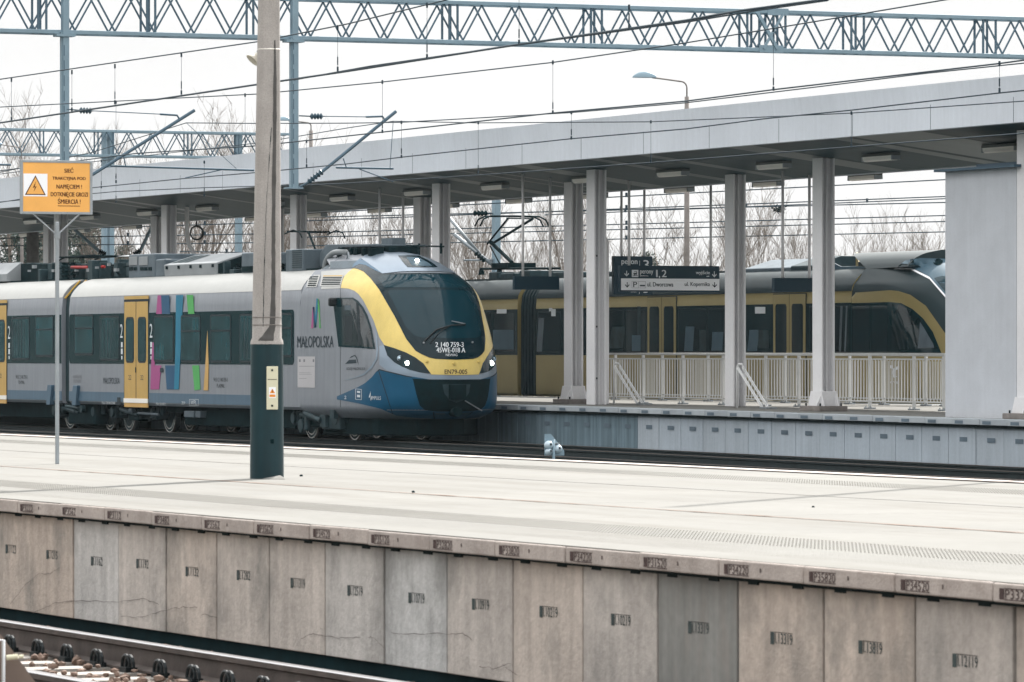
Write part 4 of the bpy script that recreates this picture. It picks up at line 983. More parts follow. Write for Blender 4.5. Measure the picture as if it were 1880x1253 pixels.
# grey-silver strip, headlamps, blue lower part, grille
npanel('silver_strip', [(697, 636), (705, 634), (712, 653), (725, 666), (753, 680), (792, 689), (840, 690.5), (900, 690), (900, 698), (840, 698.5), (792, 697.5), (746, 690), (711, 681), (697, 670)], .007, 'tsilver')
hl = npanel('headlamp_unit', [(705.4, 634), (725, 640), (746, 648), (763, 657), (777, 667.5), (784, 677), (791, 686.5), (772, 684.5), (753, 679.8), (738, 673.5), (724.7, 665.8), (712, 653.5)], .014, 'headglass', clip=False)
npanel('blue_apron', [(619, 728), (640, 719), (658, 711), (671, 703.5), (683, 693), (690, 684), (697, 678), (711, 682), (746, 690), (792, 697.5), (840, 698.5), (900, 698), (905, 768), (850, 769.5), (798, 769), (765, 767.5), (728, 763), (700, 751), (680, 746), (658, 741), (625, 734.5), (619, 734)], .007, 'tnavy')
npanel('lower_grille', [(757, 695.5), (790, 697), (900, 697.5), (900, 755.5), (800, 755), (780, 752.5), (771, 745), (764, 722)], .012, 'tdark')
npanel('grille_opening', [(775, 703), (900, 702), (900, 750), (802, 750), (788, 744), (779, 724)], .014, 'tdark')
npanel('coupler_cover', [(812, 706), (880, 705), (880, 740), (842, 741), (825, 735), (815, 722)], .02, 'tdark2')
npanel('apron_seam', [(795, 756), (797, 756), (798, 769), (796.5, 769)], .013, 'seam', clip=False); npanel('apron_seam', [(757, 697), (758.5, 697), (770, 748), (768.5, 748)], .013, 'tnavy', clip=False)
npanel('apron_seam', [(694.5, 679), (696, 679), (722, 760), (720.5, 760)], .010, 'seam', clip=False)
npanel('towing_hatch', [(798, 757.5), (816, 758), (818, 761), (801, 761)], .014, 'blueshine', clip=False)
npanel('edge_trim', [(690, 684), (697, 678), (711, 682), (746, 690), (757, 692.5), (757, 694), (744, 691.6), (711, 683.6), (697, 680)], .009, 'seam', clip=False)
# lit lamps
def lamp_disc(px, py, r, off, mirror=True, name='headlight', parent=hl, m_='head'):
    c = sk.hit(px, py, off); n = Vector((1, -.08, .12)).normalized(); cs = [c]
    if mirror: cs.append(Vector((c.x, 2 * YC - c.y, c.z)))
    for q in cs:
        mb = MB(); lathe_axis(mb, q, n, [(-.02, r * 1.5), (.006, r * 1.5), (.008, r * 1.25), (-.01, r * 1.15)], 24); h_ = mb.build('reflector', M['chrome'], parent, smooth=40)
        mb = MB(); lathe_axis(mb, q, n, [(-.012, r * 1.15), (.004, r), (.010, r * .5), (.011, .001)], 24); mb.build(name, M[m_], h_, smooth=True)
lamp_disc(749, 667.5, .040, .016)
lamp_disc(735, 659, .042, .014, m_='chrome', name='marker_lamp')
lamp_disc(766, 481, .034, .026, mirror=False, parent=lw)
# side cab window
cw = npanel('cab_side_window', [(611.6, 547), (649, 547), (658, 553), (667, 564), (675, 579), (682.6, 602.6), (689.6, 641.5), (660, 639), (622, 637)], .010, 'tband', clip=False)
npanel('pane', [(627, 550), (648, 550), (656, 556), (665, 567), (673, 583), (680.5, 606), (686, 638), (660, 636), (630, 634)], .013, 'cabglass', cw, clip=False)
npanel('window_post', [(655, 556), (660, 560), (664, 634), (659, 634)], .016, 'seam', cw, clip=False)
npanel('cab_panel', [(634, 561), (645, 561), (645, 570), (634, 570)], .0145, 'tgear', cw, clip=False)
npanel('cab_panel', [(633, 580), (648, 580), (648, 628), (635, 628)], .0145, 'seam', cw, clip=False)
npanel('sill_line', [(690, 600), (693, 618), (694.5, 645), (693, 660), (684, 676), (668, 690), (640, 698), (632, 698), (650, 694), (668, 686), (682, 673), (690.5, 657), (692, 640), (690.5, 618)], .009, 'tsilver', clip=False)
for k, (pa, pb_, q1, q2) in enumerate(((563, 585, 506, 528), (588, 629, 505, 526))):
    P = [(pa + 5, q1), (pb_ + (3 if k else 4), q1 - .5), (pb_ - 3, q2 - .5), (pa, q2)]
    v_ = sk.panel(P, .012, clip=False) if k else sk.panel(P, .012, clip=False)
    fr = v_.build('vent', M['twhite'], nose, smooth=60)
    for j in range(6):
        t0 = .1 + j * .145; yy0 = q1 + (q2 - q1) * t0
        x0_, x1_ = pa + 5 - 5 * t0 + 2, pb_ + 3 - 6 * t0 - 2
        sk.panel([(x0_, yy0), (x1_, yy0 - .4), (x1_, yy0 + 1.2), (x0_, yy0 + 1.6)], .016, clip=False).build('slat', M['tdark' if j else ('amber' if k else 'tdark')], fr)
# front lettering and fittings
mb = MB(); 
for dx in (0, .4): sk.text(mb, '2 140 759-3', 799 + dx, 850 + dx, 629.5, 638.5, .022); sk.text(mb, '45WE-018 A', 801 + dx, 853 + dx, 639.5, 648.5, .022)
sk.text(mb, 'NEWAG', 818, 839, 650.5, 655, .022); mb.build('lettering', M['white'], nose)
mb = MB(); sk.text(mb, 'EN79-005', 816, 857, 679, 687, .012); sk.text(mb, 'EN79-005', 816.3, 857.3, 679, 687, .0122); mb.build('lettering', M['stencilbrown'], nose)
mb = MB(); sk.text(mb, 'IMPULS', 683, 700, 727.5, 734, .012, slope=.5); sk.text(mb, '2', 633, 637, 727, 733, .012)
for P in ([(678, 730), (680, 730), (681, 722), (680.3, 722)], [(681, 718), (682, 736), (681.5, 736), (680.6, 720)], [(682, 736), (683.3, 728), (682.7, 728), (681.7, 733)],
          [(653.5, 714), (664.5, 715), (664.5, 715.7), (653.5, 714.7)], [(653.5, 733), (664.5, 734), (664.5, 734.7), (653.5, 733.7)], [(653.5, 714), (654.2, 714), (654.2, 733.5), (653.5, 733.5)], [(664, 715), (664.7, 715), (664.7, 734.5), (664, 734.5)], [(656.5, 718), (662, 718.5), (662, 722), (656.5, 721.5)], [(656.5, 725), (662, 725.5), (662, 730), (656.5, 729.5)]):
    q = sk.panel(P, .012, mirror=False, clip=False, step=4); mb.add(q.v, q.f)
mb.build('lettering', M['white'], nose)
mb = MB()
for px, py, r_ in ((784, 664.5, .028), (833, 668, .036), (878, 664.5, .028)): 
    c = sk.hit(px, py, .01); lathe_axis(mb, c, (1, -.05, .1), [(-.01, r_), (.03, r_ * .9), (.035, r_ * .4), (.02, .001)], 16)
mb.build('warning_lamp', M['tyellow'], nose, smooth=40)
mb = MB()
w0 = sk.hit(777, 630, .03); w1 = sk.hit(800, 609, .06); w2 = sk.hit(828, 601, .07); w3 = sk.hit(852, 599, .06)
mb.tube([w0, w1, w2, w3], .018, 8).tube([sk.hit(790, 632, .03), sk.hit(806, 612, .06), w2], .01, 6); mb.build('wiper_arm', M['black'], nose)
mb = MB().tube([sk.hit(828, 592.5, .05), sk.hit(852, 597.5, .05)], .012, 6); mb.build('wiper_blade', M['galv'], nose)
mb = MB()
for px, py in ((777.5, 631), (866, 630)): lathe_axis(mb, sk.hit(px, py, .02), (1, -.05, .3), [(0, .02), (.03, .018), (.032, .001)], 12)
mb.build('washer_nozzle', M['galv'], nose)
mb = MB(); c = sk.hit(617, 554, 0); mb.box(c.x - .06, c.x + .08, SD - .16, SD, c.z - .10, c.z + .08); mb.build('camera_pod', M['black'], nose, bevel=.04)
mb = MB(); mb.tube([(-98.6, YC, .55), (-98.3, YC, .55)], .10, 12).box(-98.42, -98.3, YC - .18, YC + .18, .80, 1.1); mb.build('coupler', M['tdark'], nose)
mb = MB().tube([sk.hit(852, 735, .05), sk.hit(882, 752, .05)], .012, 6); mb.build('coupler_lever', M['galv'], nose)
# snow plough below the nose
mb = MB(); P = [(-103, YC - 1.1), (-99.9, YC - 1.1), (-99.2, YC - .5), (-99.2, YC + .5), (-99.9, YC + 1.1), (-103, YC + 1.1)]; mb.prism_xy(P, .05, .42); mb.build('plough', M['tdark'], nose, bevel=.03)

# ---- bogies
def bogie(xw_list, xm, parent, jac=False):
    b = MB(); L_ = 1.5
    b.box(xm - 1.7, xm + 1.7, YC - 1.12, YC - .95, .32, .58).box(xm - 1.7, xm + 1.7, YC + .95, YC + 1.12, .32, .58).box(xm - .35, xm + .35, YC - 1.2, YC + 1.2, .18, .60)
    b.box(xm - .9, xm + .9, YC - .9, YC + .9, .3, .5)
    bg_ = b.build('bogie_frame', M['tdark'], parent, bevel=.03)
    for xw_ in xw_list:
        for ys in (-1, 1):
            y = YC + ys * .75; c = (xw_, 0, ZR + .42); o0, o1 = (y - .067, y + .067)
            w_ = MB().disc_y(c, .05, .40, o0, o1); wh = w_.build('wheel', M['tdark2'], bg_, smooth=40)
            MB().disc_y(c, .405, .43, o0 - .003, o1 + .003).disc_y(c, .33, .35, o0 - .005, o1 + .005).build('wheel_rim', M['tyre'], wh, smooth=40)
        ab = MB(); ab.box(xw_ - .16, xw_ + .16, YC - 1.2, YC - .9, .22, .5).tube([(xw_, YC - 1.26, .36), (xw_, YC - 1.19, .36)], .12, 14)
        for dx in (-.27, .27): ab.tube([(xw_ + dx, YC - 1.06, .3), (xw_ + dx, YC - 1.06, .62)], .075, 10)
        ab.build('axle_box', M['tdark2'], bg_, bevel=.015)
    d = MB().tube([(xm - .75, YC - 1.25, .44), (xm + .2, YC - 1.25, .34)], .05, 10).tube([(xm + .2, YC - 1.25, .34), (xm + .45, YC - 1.25, .32)], .03, 8); d.build('damper', M['tdark2'], bg_)
    return bg_
yR = 40.0
bogie([X(129, yR), X(202, yR)], (X(129, yR) + X(202, yR)) / 2, tr); bogie([X(237, yR), X(311, yR)], (X(237, yR) + X(311, yR)) / 2, tr)
bogie([X(572, yR), X(651, yR)], (X(572, yR) + X(651, yR)) / 2, tr); bogie([xj0 - 19.6, xj0 - 17.4], xj0 - 18.5, tr)
MB().box(xj0 - 16, xj0 - 1.6, YC - 1.1, YC + 1.1, .16, .54).build('underframe', M['tdark'], bodyB, bevel=.03)
MB().box(X(318, SD), X(520, SD), YC - 1.15, YC + 1.15, .12, .54).build('underframe', M['tdark'], bodyA, bevel=.03)
MB().box(X(215, SD), X(318, SD), YC - 1.0, YC + 1.0, .40, .54).box(xj1, X(215, SD), YC - 1.0, YC + 1.0, .42, .54).box(X(520, SD), xn0, YC - 1, YC + 1, .42, .54).build('underframe', M['tdark'], bodyA)
mb = MB()
for a, b in ((328, 346), (349, 358)): mb.box(X(a, SD), X(b, SD), YC - 1.3, YC - 1.1, pos(340, 767, SD).z, pos(340, 755, SD).z)
mb.build('equipment_box', M['tgear'], bodyA, bevel=.02)
mb = MB(); mb.tube([(X(245, SD), YC - 1.3, .36), (X(282, SD), YC - 1.3, .34)], .03, 8).tube([(X(230, SD), YC - 1.3, .42), (X(236, SD), YC - 1.3, .42)], .05, 10).build('pipe', M['tgear'], bodyA)
mb = MB()
for px in (94, 141):
    x = X(px, SD); mb.prism_xz([(x - .15, .5), (x + .12, .5), (x + .25, .93), (x + .25, .98), (x - .05, .98), (x - .15, .75)], SD - .08, SD + .05)
mb.build('step_fairing', M['tblue'], bodyA, bevel=.01)
mb = MB().box(X(113, SD), X(162, SD), YC - 1.25, YC - .9, .05, .62).build('underframe_gear', M['tdark'], tr, bevel=.05)
mb = MB()
for px, r_ in ((148, .09), (100, .07)): mb.tube([(X(px, SD), SD + .0, .42), (X(px, SD) , SD + .1, .42)], r_, 12)
mb.tube([(X(120, SD), SD + .02, .48), (X(143, SD), SD + .02, .44)], .035, 8); mb.build('damper', M['tdark2'], tr)
mb = MB(); mb.tube([(X(553, SD), YC - 1.33, .47), (X(582, SD), YC - 1.33, .33)], .06, 12).box(X(580, SD), X(590, SD), YC - 1.33, YC - 1.2, .2, .45).box(X(604, SD), X(611, SD), YC - 1.40, YC - 1.3, .38, .56); mb.build('damper', M['tdark2'], bodyA)
mb = MB(); mb.box(X(576, SD), X(610, SD), YC - 1.25, YC - 1.1, .14, .42).box(X(548, SD), X(553, SD), YC - 1.3, YC - 1.2, .1, .55); mb.tube([(X(541, SD), YC - 1.3, .2), (X(541, SD), YC - 1.25, .2)], .15, 16); mb.build('brake_gear', M['tdark2'], bodyA, bevel=.03)

# ---- roof equipment (y = 39.95 is its near face)
YR0 = YC - .88
def RX(px, y=YR0): return X(px, y)
def RZ(px, py, y=YR0): return pos(px, py, y).z
def roofbox(px0, px1, pyt, m_='tgear', y0=YR0, y1=YC + .85, name='roof_unit', parent=None, b=.03, zb=3.50):
    return MB().box(RX(px0, y0), RX(px1, y0), y0, y1, zb, RZ((px0 + px1) / 2, pyt, y0)).build(name, M[m_], parent or bodyA, bevel=b)
MB().box(xj0 - 17.8, xj0 - .3, YC - .80, YC + .80, 3.51, 3.56).build('roof_deck', M['tdark'], bodyB)
MB().box(xj1 + .3, -102.6, YC - .80, YC + .80, 3.51, 3.56).build('roof_deck', M['tdark'], bodyA)
# sloped cooling unit
def sloped(px0, px1, pxt0, pyt, pye, parent, light='tgearlight'):
    y0 = YR0; y1 = YC + .8
    zt = RZ(px0, pyt, y0); ze = RZ(px0, pye, y0); ym = y0 + .75
    x0, x1 = RX(px0, y0), RX(px1, y0)
    u = MB().prism_yz([(y0, 3.5), (y0 - .02, ze), (ym, zt), (y1, zt), (y1, 3.5)], x0, x1).build('roof_unit', M[light], parent, bevel=.02)
    mb = MB()
    for t in (.07, .30, .53, .72, .95): x = x0 + (x1 - x0) * t; mb.box(x - .08, x + .03, y0 - .035, y0 + .01, ze - .10, ze - .03)
    mb.build('latch', M['tdark'], u)
    mb = MB()
    for i in range(3):
        xa = x0 + (x1 - x0) * (.06 + .11 * i); n = 1; e = .012
        mb.add([(xa, y0 + .1, ze + (zt - ze) * .13 + e), (xa + (x1 - x0) * .09, y0 + .1, ze + (zt - ze) * .13 + e), (xa + (x1 - x0) * .09, ym - .1, zt - (zt - ze) * .13 + e), (xa, ym - .1, zt - (zt - ze) * .13 + e)], [(0, 1, 2, 3)])
    mb.build('air_grille', M['tdark2'], u)
    MB().add([(x1 + .004, y0 + .03, 3.53), (x1 + .004, y1 - .03, 3.53), (x1 + .004, y1 - .03, zt - .04), (x1 + .004, ym, zt - .04), (x1 + .004, y0 + .03, ze - .03)], [(0, 1, 2, 3, 4)]).build('end_plate', M['tdark'], u)
    return u
sloped(302, 398, 340, 468, 487, bodyA)
g1 = roofbox(443, 478, 464); mb = MB().box(RX(445), RX(476), YR0 - .012, YR0, 3.53, 3.66); mb.build('air_grille', M['tdark'], g1)
g2 = roofbox(236, 285, 467, 'tgear')
mb = MB()
for a, b in ((238, 253), (256, 272)): mb.box(RX(a), RX(b), YR0 - .02, YR0, RZ(a, 488), RZ(a, 472))
mb.build('hatch', M['tgearlight'], g2, bevel=.01)
mb = MB()
for a in (238, 246, 258, 265, 273): mb.box(RX(a), RX(a + 6), YR0 - .015, YR0, RZ(a, 497), RZ(a, 491))
mb.build('air_grille', M['tdark'], g2)
roofbox(285, 302, 476, 'tgear', b=.04)
MB().add([(RX(214), YR0, RZ(214, 471)), (RX(236), YR0, RZ(236, 471)), (RX(240), YR0 + .4, RZ(240, 467)), (RX(222), YR0 + .4, RZ(222, 467))], [(0, 1, 2, 3)]).build('hood', M['tgearlight'], bodyA)
g3 = roofbox(524, 556, 458, 'tgear', name='roof_unit'); mb = MB()
for k in range(9): z = 3.58 + k * .045; mb.box(RX(537), RX(554), YR0 - .012, YR0, z, z + .02)
mb.build('air_grille', M['tdark2'], g3)
hd = MB().prism_xz([(RX(560), 3.6), (RX(560), RZ(560, 466)), (RX(572), RZ(572, 449)), (RX(650), RZ(650, 448.5)), (RX(650), RZ(650, 453)), (RX(595), RZ(595, 455)), (RX(590), RZ(590, 462)), (RX(572), 3.55)], YC - .55, YC + .75).build('brake_resistor_hood', M['tgear'], bodyA, bevel=.015)
mb = MB()
for px in (600, 616, 625, 640, 652): mb.box(RX(px), RX(px + 6), YC - .6, YC - .3, 3.5, RZ(px, 455))
mb.box(RX(594), RX(660), YC - .2, YC + .5, 3.5, RZ(620, 453)); mb.build('roof_frame', M['tdark'], bodyA, bevel=.02)
mb = MB(); arc = [(RX(588 + 22 * (1 - math.cos(a))), YC - .78, 3.52 + .36 * math.sin(a)) for a in np.linspace(0, 1.6, 8)]
mb.tube(arc + [(RX(627), YC - .78, 3.87)], .06, 10); mb.build('air_duct', M['tgearlight'], bodyA, smooth=True)
mb = MB().tube([(RX(627), YC - .8, 3.52), (RX(633), YC - .8, 3.86), (RX(638), YC - .8, 3.52)], .02, 6); mb.build('strut', M['galv'], bodyA)
MB().box(RX(700, YC), RX(720, YC), YC, YC + .3, 3.85, RZ(700, 438, YC)).build('air_horn_cover', M['tgear'], bodyA)
mb = MB().tube([(RX(655, YC), YC + .3, RZ(655, 450, YC)), (RX(790, YC), YC + .3, RZ(790, 451, YC) - .02)], .02, 6)
for px in (680, 712, 745, 785): mb.tube([(RX(px, YC), YC + .3, 3.8), (RX(px, YC), YC + .3, RZ(px, 447, YC))], .025, 8)
mb.build('roof_cable', M['tdark'], bodyA)
# clutter of insulators and cable boxes
cl = random.Random(12)
for (pa, pb_, yt, par) in ((34, 128, 486, bodyB), (120, 236, 480, bodyA), (400, 445, 482, bodyA), (478, 560, 480, bodyA), (596, 650, 462, bodyA)):
    mb = MB(); mc = MB(); px = pa
    while px < pb_:
        wpx = cl.uniform(3, 11); top = cl.uniform(yt - 4, yt + 14); y0 = YR0 + cl.uniform(0, .9)
        if cl.random() < .6: mb.box(RX(px, y0), RX(px + wpx, y0), y0, y0 + cl.uniform(.15, .5), 3.5, max(3.6, RZ(px, top, y0)))
        else:
            zt = max(3.7, RZ(px, top, y0)); xx = RX(px, y0)
            rs = []; pts = []
            for k in range(9): pts.append((xx, y0, 3.55 + (zt - 3.55) * k / 8)); rs.append(.045 if k % 2 else .075)
            mc.tube(pts, rs, 10)
        px += cl.uniform(3, 8)
    for k in range(int((pb_ - pa) / 14)):
        xa = RX(cl.uniform(pa, pb_)); xb = xa + cl.uniform(-.8, .8); ya = YR0 + cl.uniform(0, .8); za = cl.uniform(3.62, 3.85)
        mc.tube([(xa, ya, za), ((xa + xb) / 2, ya + .1, za + cl.uniform(-.1, .12)), (xb, ya + .2, za - .05)], .018, 6)
    mb.build('cable_box', M['tdark2'], par, bevel=.015)
    if mc.v: mc.build('insulator', M['tdark'], par, smooth=40)
mb = MB()
for px in (52, 60, 96, 138, 160, 176, 198, 210): 
    y0 = YR0 + .1; x = RX(px, y0); z = RZ(px, cl.uniform(488, 500), y0); mb.box(x, x + cl.uniform(.05, .22), y0 - .02, y0 + .05, z, z + cl.uniform(.04, .10))
mb.build('small_fitting', M['tgearlight'], bodyA)
MB().tube([(RX(117), YR0 + .2, RZ(117, 491)), (RX(147), YR0 + .2, RZ(147, 491))], .035, 8).tube([(RX(158), YR0 + .3, RZ(158, 490)), (RX(170), YR0 + .3, RZ(170, 490))], .035, 8).build('red_insulator', M['red'], bodyA)
# left car sloped unit
u = MB().prism_xz([(RX(-60), 3.5), (RX(-60), RZ(0, 484)), (RX(20), RZ(20, 484)), (RX(36), RZ(36, 484)), (RX(60), RZ(40, 486)), (RX(60), 3.5)], YR0 + .35, YC + .85).build('roof_unit', M['tdark'], bodyB, bevel=.02)
MB().prism_yz([(YR0 - .02, 3.55), (YR0 - .02, RZ(0, 504)), (YR0 + .35, RZ(0, 484, YR0 + .35)), (YR0 + .4, RZ(0, 484, YR0 + .35)), (YR0 + .4, 3.55)], RX(-60), RX(14)).build('sloped_cover', M['tgearlight'], bodyB, bevel=.01)
# folded pantograph
mb = MB()
for y in (YC - .45, YC + .45):
    mb.tube([(RX(125, YC), y, 3.82), (RX(142, YC), y, 4.05), (RX(152, YC), y, 4.10), (RX(205, YC), y, 4.11), (RX(222, YC), y, 4.08)], .022, 8)
    mb.tube([(RX(120, YC), y, 3.70), (RX(200, YC), y, 3.86)], .03, 8).tube([(RX(140, YC), y, 3.98), (RX(215, YC), y, 3.80)], .022, 8)
for px, z in ((150, 4.10), (200, 4.10), (125, 3.8), (160, 3.78), (190, 3.84)): mb.tube([(RX(px, YC), YC - .6, z), (RX(px, YC), YC + .6, z)], .02, 8)
mb.build('folded_pantograph', M['tdark'], bodyA, smooth=True)
for (px_, y_) in ((540, YC),):
    mb = MB()
    for y in (YC - .5, YC + .5): mb.tube([(RX(562, YC), y, 4.35), (RX(578, YC), y, 4.42), (RX(590, YC), y, 4.36), (RX(594, YC), y, 4.24)], .016, 6)
    mb.tube([(RX(566, YC), YC - .5, 4.4), (RX(566, YC), YC + .5, 4.4)], .02, 6).tube([(RX(566, YC), YC, 4.4), (RX(582, YC), YC, 3.9), (RX(556, YC), YC, 3.75)], .025, 8)
    mb.build('raised_pantograph', M['tdark'], bodyA, smooth=True)

# ------------------------------------------------------------------ gold train behind the far platform
GY = 53.72; GS = GY - 1.42
gt = thing('passenger_train', (-100, GY, ZR), 'gold and dark olive electric train behind the far platform, its nose hidden by the shaft', 'train')
dxg = -.6; gback = -103.3
def gpoly(o=0): return [(GY - w_ - o, z + .12) for z, w_ in SEC] + [(GY + w_ + o, z + .12) for z, w_ in SEC][::-1]
xga, xgb = X(950, GS), X(984, GS)
gA = MB().loft_x(gpoly(), [xgb, gback]).build('car_body', M['gold'], gt, smooth=30)
gB = MB().loft_x(gpoly(), [xga - 22, xga]).build('car_body', M['gold'], gt, smooth=30)
def gstrip(parent, name, x0, x1, z0, z1, m_, off, r=0):
    P = rrect(x0, x1, z0, z1, r) if r else [(x0, z0), (x1, z0), (x1, z1), (x0, z1)]
    mb = MB().prism_xz(P, GS - off, GS + .002); return mb.build(name, m_, parent)
for b_, a, c in ((gA, xgb, gback), (gB, xga - 22, xga)):
    gstrip(b_, 'window_band', a + .02, c, 1.70, 2.86, M['tband'], .008)
    P = [(GY - w_ - .008, z + .12) for z, w_ in SEC[4:]]; Q = [(GY + w_ + .008, z + .12) for z, w_ in SEC[4:]][::-1]
    MB().loft_x([(GY - 1.408, 3.12)] + P + Q + [(GY + 1.408, 3.12)], [a, c], closed=False).build('roof_cove', M['goldroof'], b_, smooth=50)
gb = MB(); xs_g = np.linspace(xga, xgb, 13)
for i in range(12):
    ins = .06 if i % 2 else .12; gb.loft_x([(GY - w_ + ins, z + .12) for z, w_ in SEC[:9]] + [(GY + w_ - ins, z + .12) for z, w_ in SEC[:9]][::-1], [xs_g[i], xs_g[i + 1]])
gb.build('gangway_bellows', M['bellows'], gt)
def gwin(body, px0, px1, z0_=1.76, z1_=2.80):
    f = gstrip(body, 'window', X(px0, GS), X(px1, GS), z0_, z1_, M['seam'], .011, .04); gstrip(f, 'pane', X(px0, GS) + .03, X(px1, GS) - .03, z0_ + .03, z1_ - .03, M['gglass'], .014, .03)
for a, b in ((988, 1030), (1074, 1110), (1114, 1148), (1150, 1186), (1246, 1298), (1300, 1330), (1334, 1366), (1486, 1522), (1526, 1558)): gwin(gA, a, b)
for a, b in ((908, 945), (860, 902), (810, 855)): gwin(gB, a, b)
def gdoor(px0, px1):
    x0, x1 = X(px0, GS), X(px1, GS); xm = (x0 + x1) / 2
    gstrip(gA, 'door_frame', x0 - .02, x1 + .02, .60, 3.10, M['seam'], .0125)
    for a, b in ((x0, xm - .015), (xm + .015, x1)):
        d = gstrip(gA, 'door', a, b, .62, 3.08, M['gold'], .02); g_ = gstrip(d, 'door_window', a + .12, b - .12, 1.72, 2.86, M['gglass'], .024, .08)
gdoor(1190, 1242); gdoor(1421, 1480)
# things seen through the windows: seats and pale daylight patches, laid flat on the glass
nv2, nf2 = nose_mesh(GY, dxg, gback, hb=2.0)
nv2 = [(a, b, c + .10 if c > .6 else c) for a, b, c in nv2]
sk2 = Skin(nv2, nf2, GY); gn = MB().add(nv2, nf2).build('nose', M['goldroof'], gt, smooth=35)
def gp(name, P, off, m_, parent=None, **k): return sk2.panel(P, off, **k).build(name, M[m_], parent or gn, smooth=60)
gp('gold_side', [(1564, 538), (1634, 533.5), (1650, 535), (1672, 542), (1700, 562), (1735, 612), (1765, 660), (1795, 720), (1800, 770), (1564, 770)], .006, 'gold', clip=False)
FALSE_ = lambda *a, **k: None
FALSE_('roof_skin', [(1537, 507), (1640, 497), (1672, 497), (1705, 516), (1735, 552), (1770, 610), (1800, 660), (1765, 660), (1735, 612), (1700, 562), (1672, 542), (1650, 535), (1634, 533.5), (1537, 541)], .008, 'goldroof', clip=False)
gp('nose_edge_trim', [(1641, 495.5), (1672, 496), (1707, 514), (1738, 550), (1775, 610), (1779, 608), (1742, 547), (1710, 511), (1674, 493.5), (1645, 493)], .014, 'signwhite', clip=False)
sw = gp('cab_side_window', [(1564, 557), (1634, 555), (1655, 557), (1676, 568), (1695, 585), (1713, 610), (1729, 649), (1564, 649)], .010, 'tband', clip=False)
gp('pane', [(1638, 559), (1654, 560.5), (1674, 571), (1692, 588), (1709, 612), (1722, 641), (1638, 643)], .014, 'gglass', sw, clip=False)
gp('pane', [(1567, 561), (1597, 560), (1597, 645), (1567, 645)], .014, 'gglass', sw, clip=False)
gp('pane', [(1602, 560), (1630, 559), (1630, 645), (1602, 645)], .014, 'gglass', sw, clip=False)
gp('cab_curtain', [(1690, 592), (1698, 604), (1714, 632), (1716, 639), (1686, 640)], .017, 'tgear', sw, clip=False)
gp('emblem', [(1634, 671), (1640, 671), (1641, 677), (1652, 671), (1652, 678), (1645, 680), (1643, 688), (1648, 692), (1642, 694), (1638, 685), (1640, 678), (1634, 676)], .012, 'signwhite', clip=False)
mb = MB(); sk2.text(mb, 'KMŁ', 1634, 1651, 700, 705, .012); mb.build('lettering', M['signwhite'], gn)
# flat shapes painted on the opaque glass: seats, partitions, grab poles and daylight through the far windows
def gthing(nm, pa, pb_, qa, qb, m_, sk_=0): 
    mb = MB(); flat_px(mb, [(pa, qb), (pb_, qb), (pb_ + sk_, qa), (pa + sk_, qa)], GS - .0145); mb.build(nm, M[m_], gA if pa > 980 else gB)
for pa, pb_, qa, qb in ((912, 930, 568, 576), (1012, 1020, 568, 581), (1386, 1405, 564, 576), (1008, 1014, 566, 572)): gthing('daylight_patch', pa, pb_, qa, qb, 'white')
for pa, pb_, qa, qb, m_, sk_ in ((905, 943, 606, 642, 'blueshine', 0), (985, 995, 584, 646, 'tgear', 4), (1119, 1143, 600, 640, 'tdark2', 5), (1160, 1176, 616, 645, 'blueshine', 0), (1170, 1176, 563, 615, 'tdark2', 0), (1256, 1272, 600, 645, 'blueshine', 3), (1284, 1296, 606, 645, 'tdark2', 0), (1306, 1326, 610, 644, 'blueshine', 2),
    (1372, 1390, 606, 645, 'blueshine', 4), (1392, 1412, 606, 640, 'tdark2', 0), (1340, 1345, 566, 646, 'tdark2', 0), (1494, 1514, 600, 640, 'tdark2', 3), (1540, 1544, 562, 646, 'tgear', 3), (1550, 1553, 562, 646, 'tgear', 3)): gthing('seat_back', pa, pb_, qa, qb, m_, sk_)
# roof gear of the gold train
GYR = GY - .85
def GX(px): return X(px, GYR)
def GZ(px, py): return pos(px, py, GYR).z
MB().box(xga - 21, xga - .3, GY - .8, GY + .8, 3.6, 3.68).build('roof_deck', M['goldroof'], gB)
MB().box(xgb + .3, gback, GY - .8, GY + .8, 3.6, 3.68).build('roof_deck', M['goldroof'], gA)
u = MB().prism_yz([(GYR, 3.6), (GYR, GZ(1400, 493)), (GYR + .7, GZ(1400, 476)), (GY + .8, GZ(1400, 476)), (GY + .8, 3.6)], GX(1366), GX(1452)).build('roof_unit', M['tgear'], gA, bevel=.02)
MB().prism_yz([(GYR - .01, 3.6), (GYR - .01, GZ(1400, 491)), (GYR + .7, GZ(1400, 473)), (GY + .82, GZ(1400, 473)), (GY + .82, 3.6)], GX(1452) + .005, GX(1494)).build('roof_unit', M['tdark2'], gA, bevel=.02)
MB().box(GX(1535), GX(1602), GYR, GY + .7, 3.6, GZ(1560, 489)).box(GX(1602), GX(1650), GYR + .25, GY + .6, 3.6, GZ(1620, 486)).build('roof_unit', M['tdark2'], gA, bevel=.04)
MB().prism_xz([(GX(1524), 3.6), (GX(1524), GZ(1524, 479)), (GX(1546), GZ(1546, 490)), (GX(1600), GZ(1600, 492)), (GX(1602), 3.6)], GYR - .02, GYR - .005).build('side_cover', M['blueshine'], gA)
mb = MB()
for a, b, c in ((1568, 1600, 482), (1603, 1632, 479)): mb.tube([(GX(a), GYR + .3, GZ(a, c + 4)), (GX(a + 6), GYR + .3, GZ(a, c)), (GX(b), GYR + .3, GZ(b, c + 4))], .09, 10)
mb.build('hump_cover', M['tdark'], gA, smooth=True)
gp('cab_fairing', [(1650, 490), (1662, 480), (1690, 474), (1760, 476), (1760, 555), (1738, 545), (1707, 510), (1690, 500), (1672, 493.5)], .016, 'blueshine', clip=False)
gp('windscreen', [(1715, 512), (1730, 508), (1765, 515), (1800, 600), (1782, 600), (1745, 549)], .018, 'tshield', clip=False)
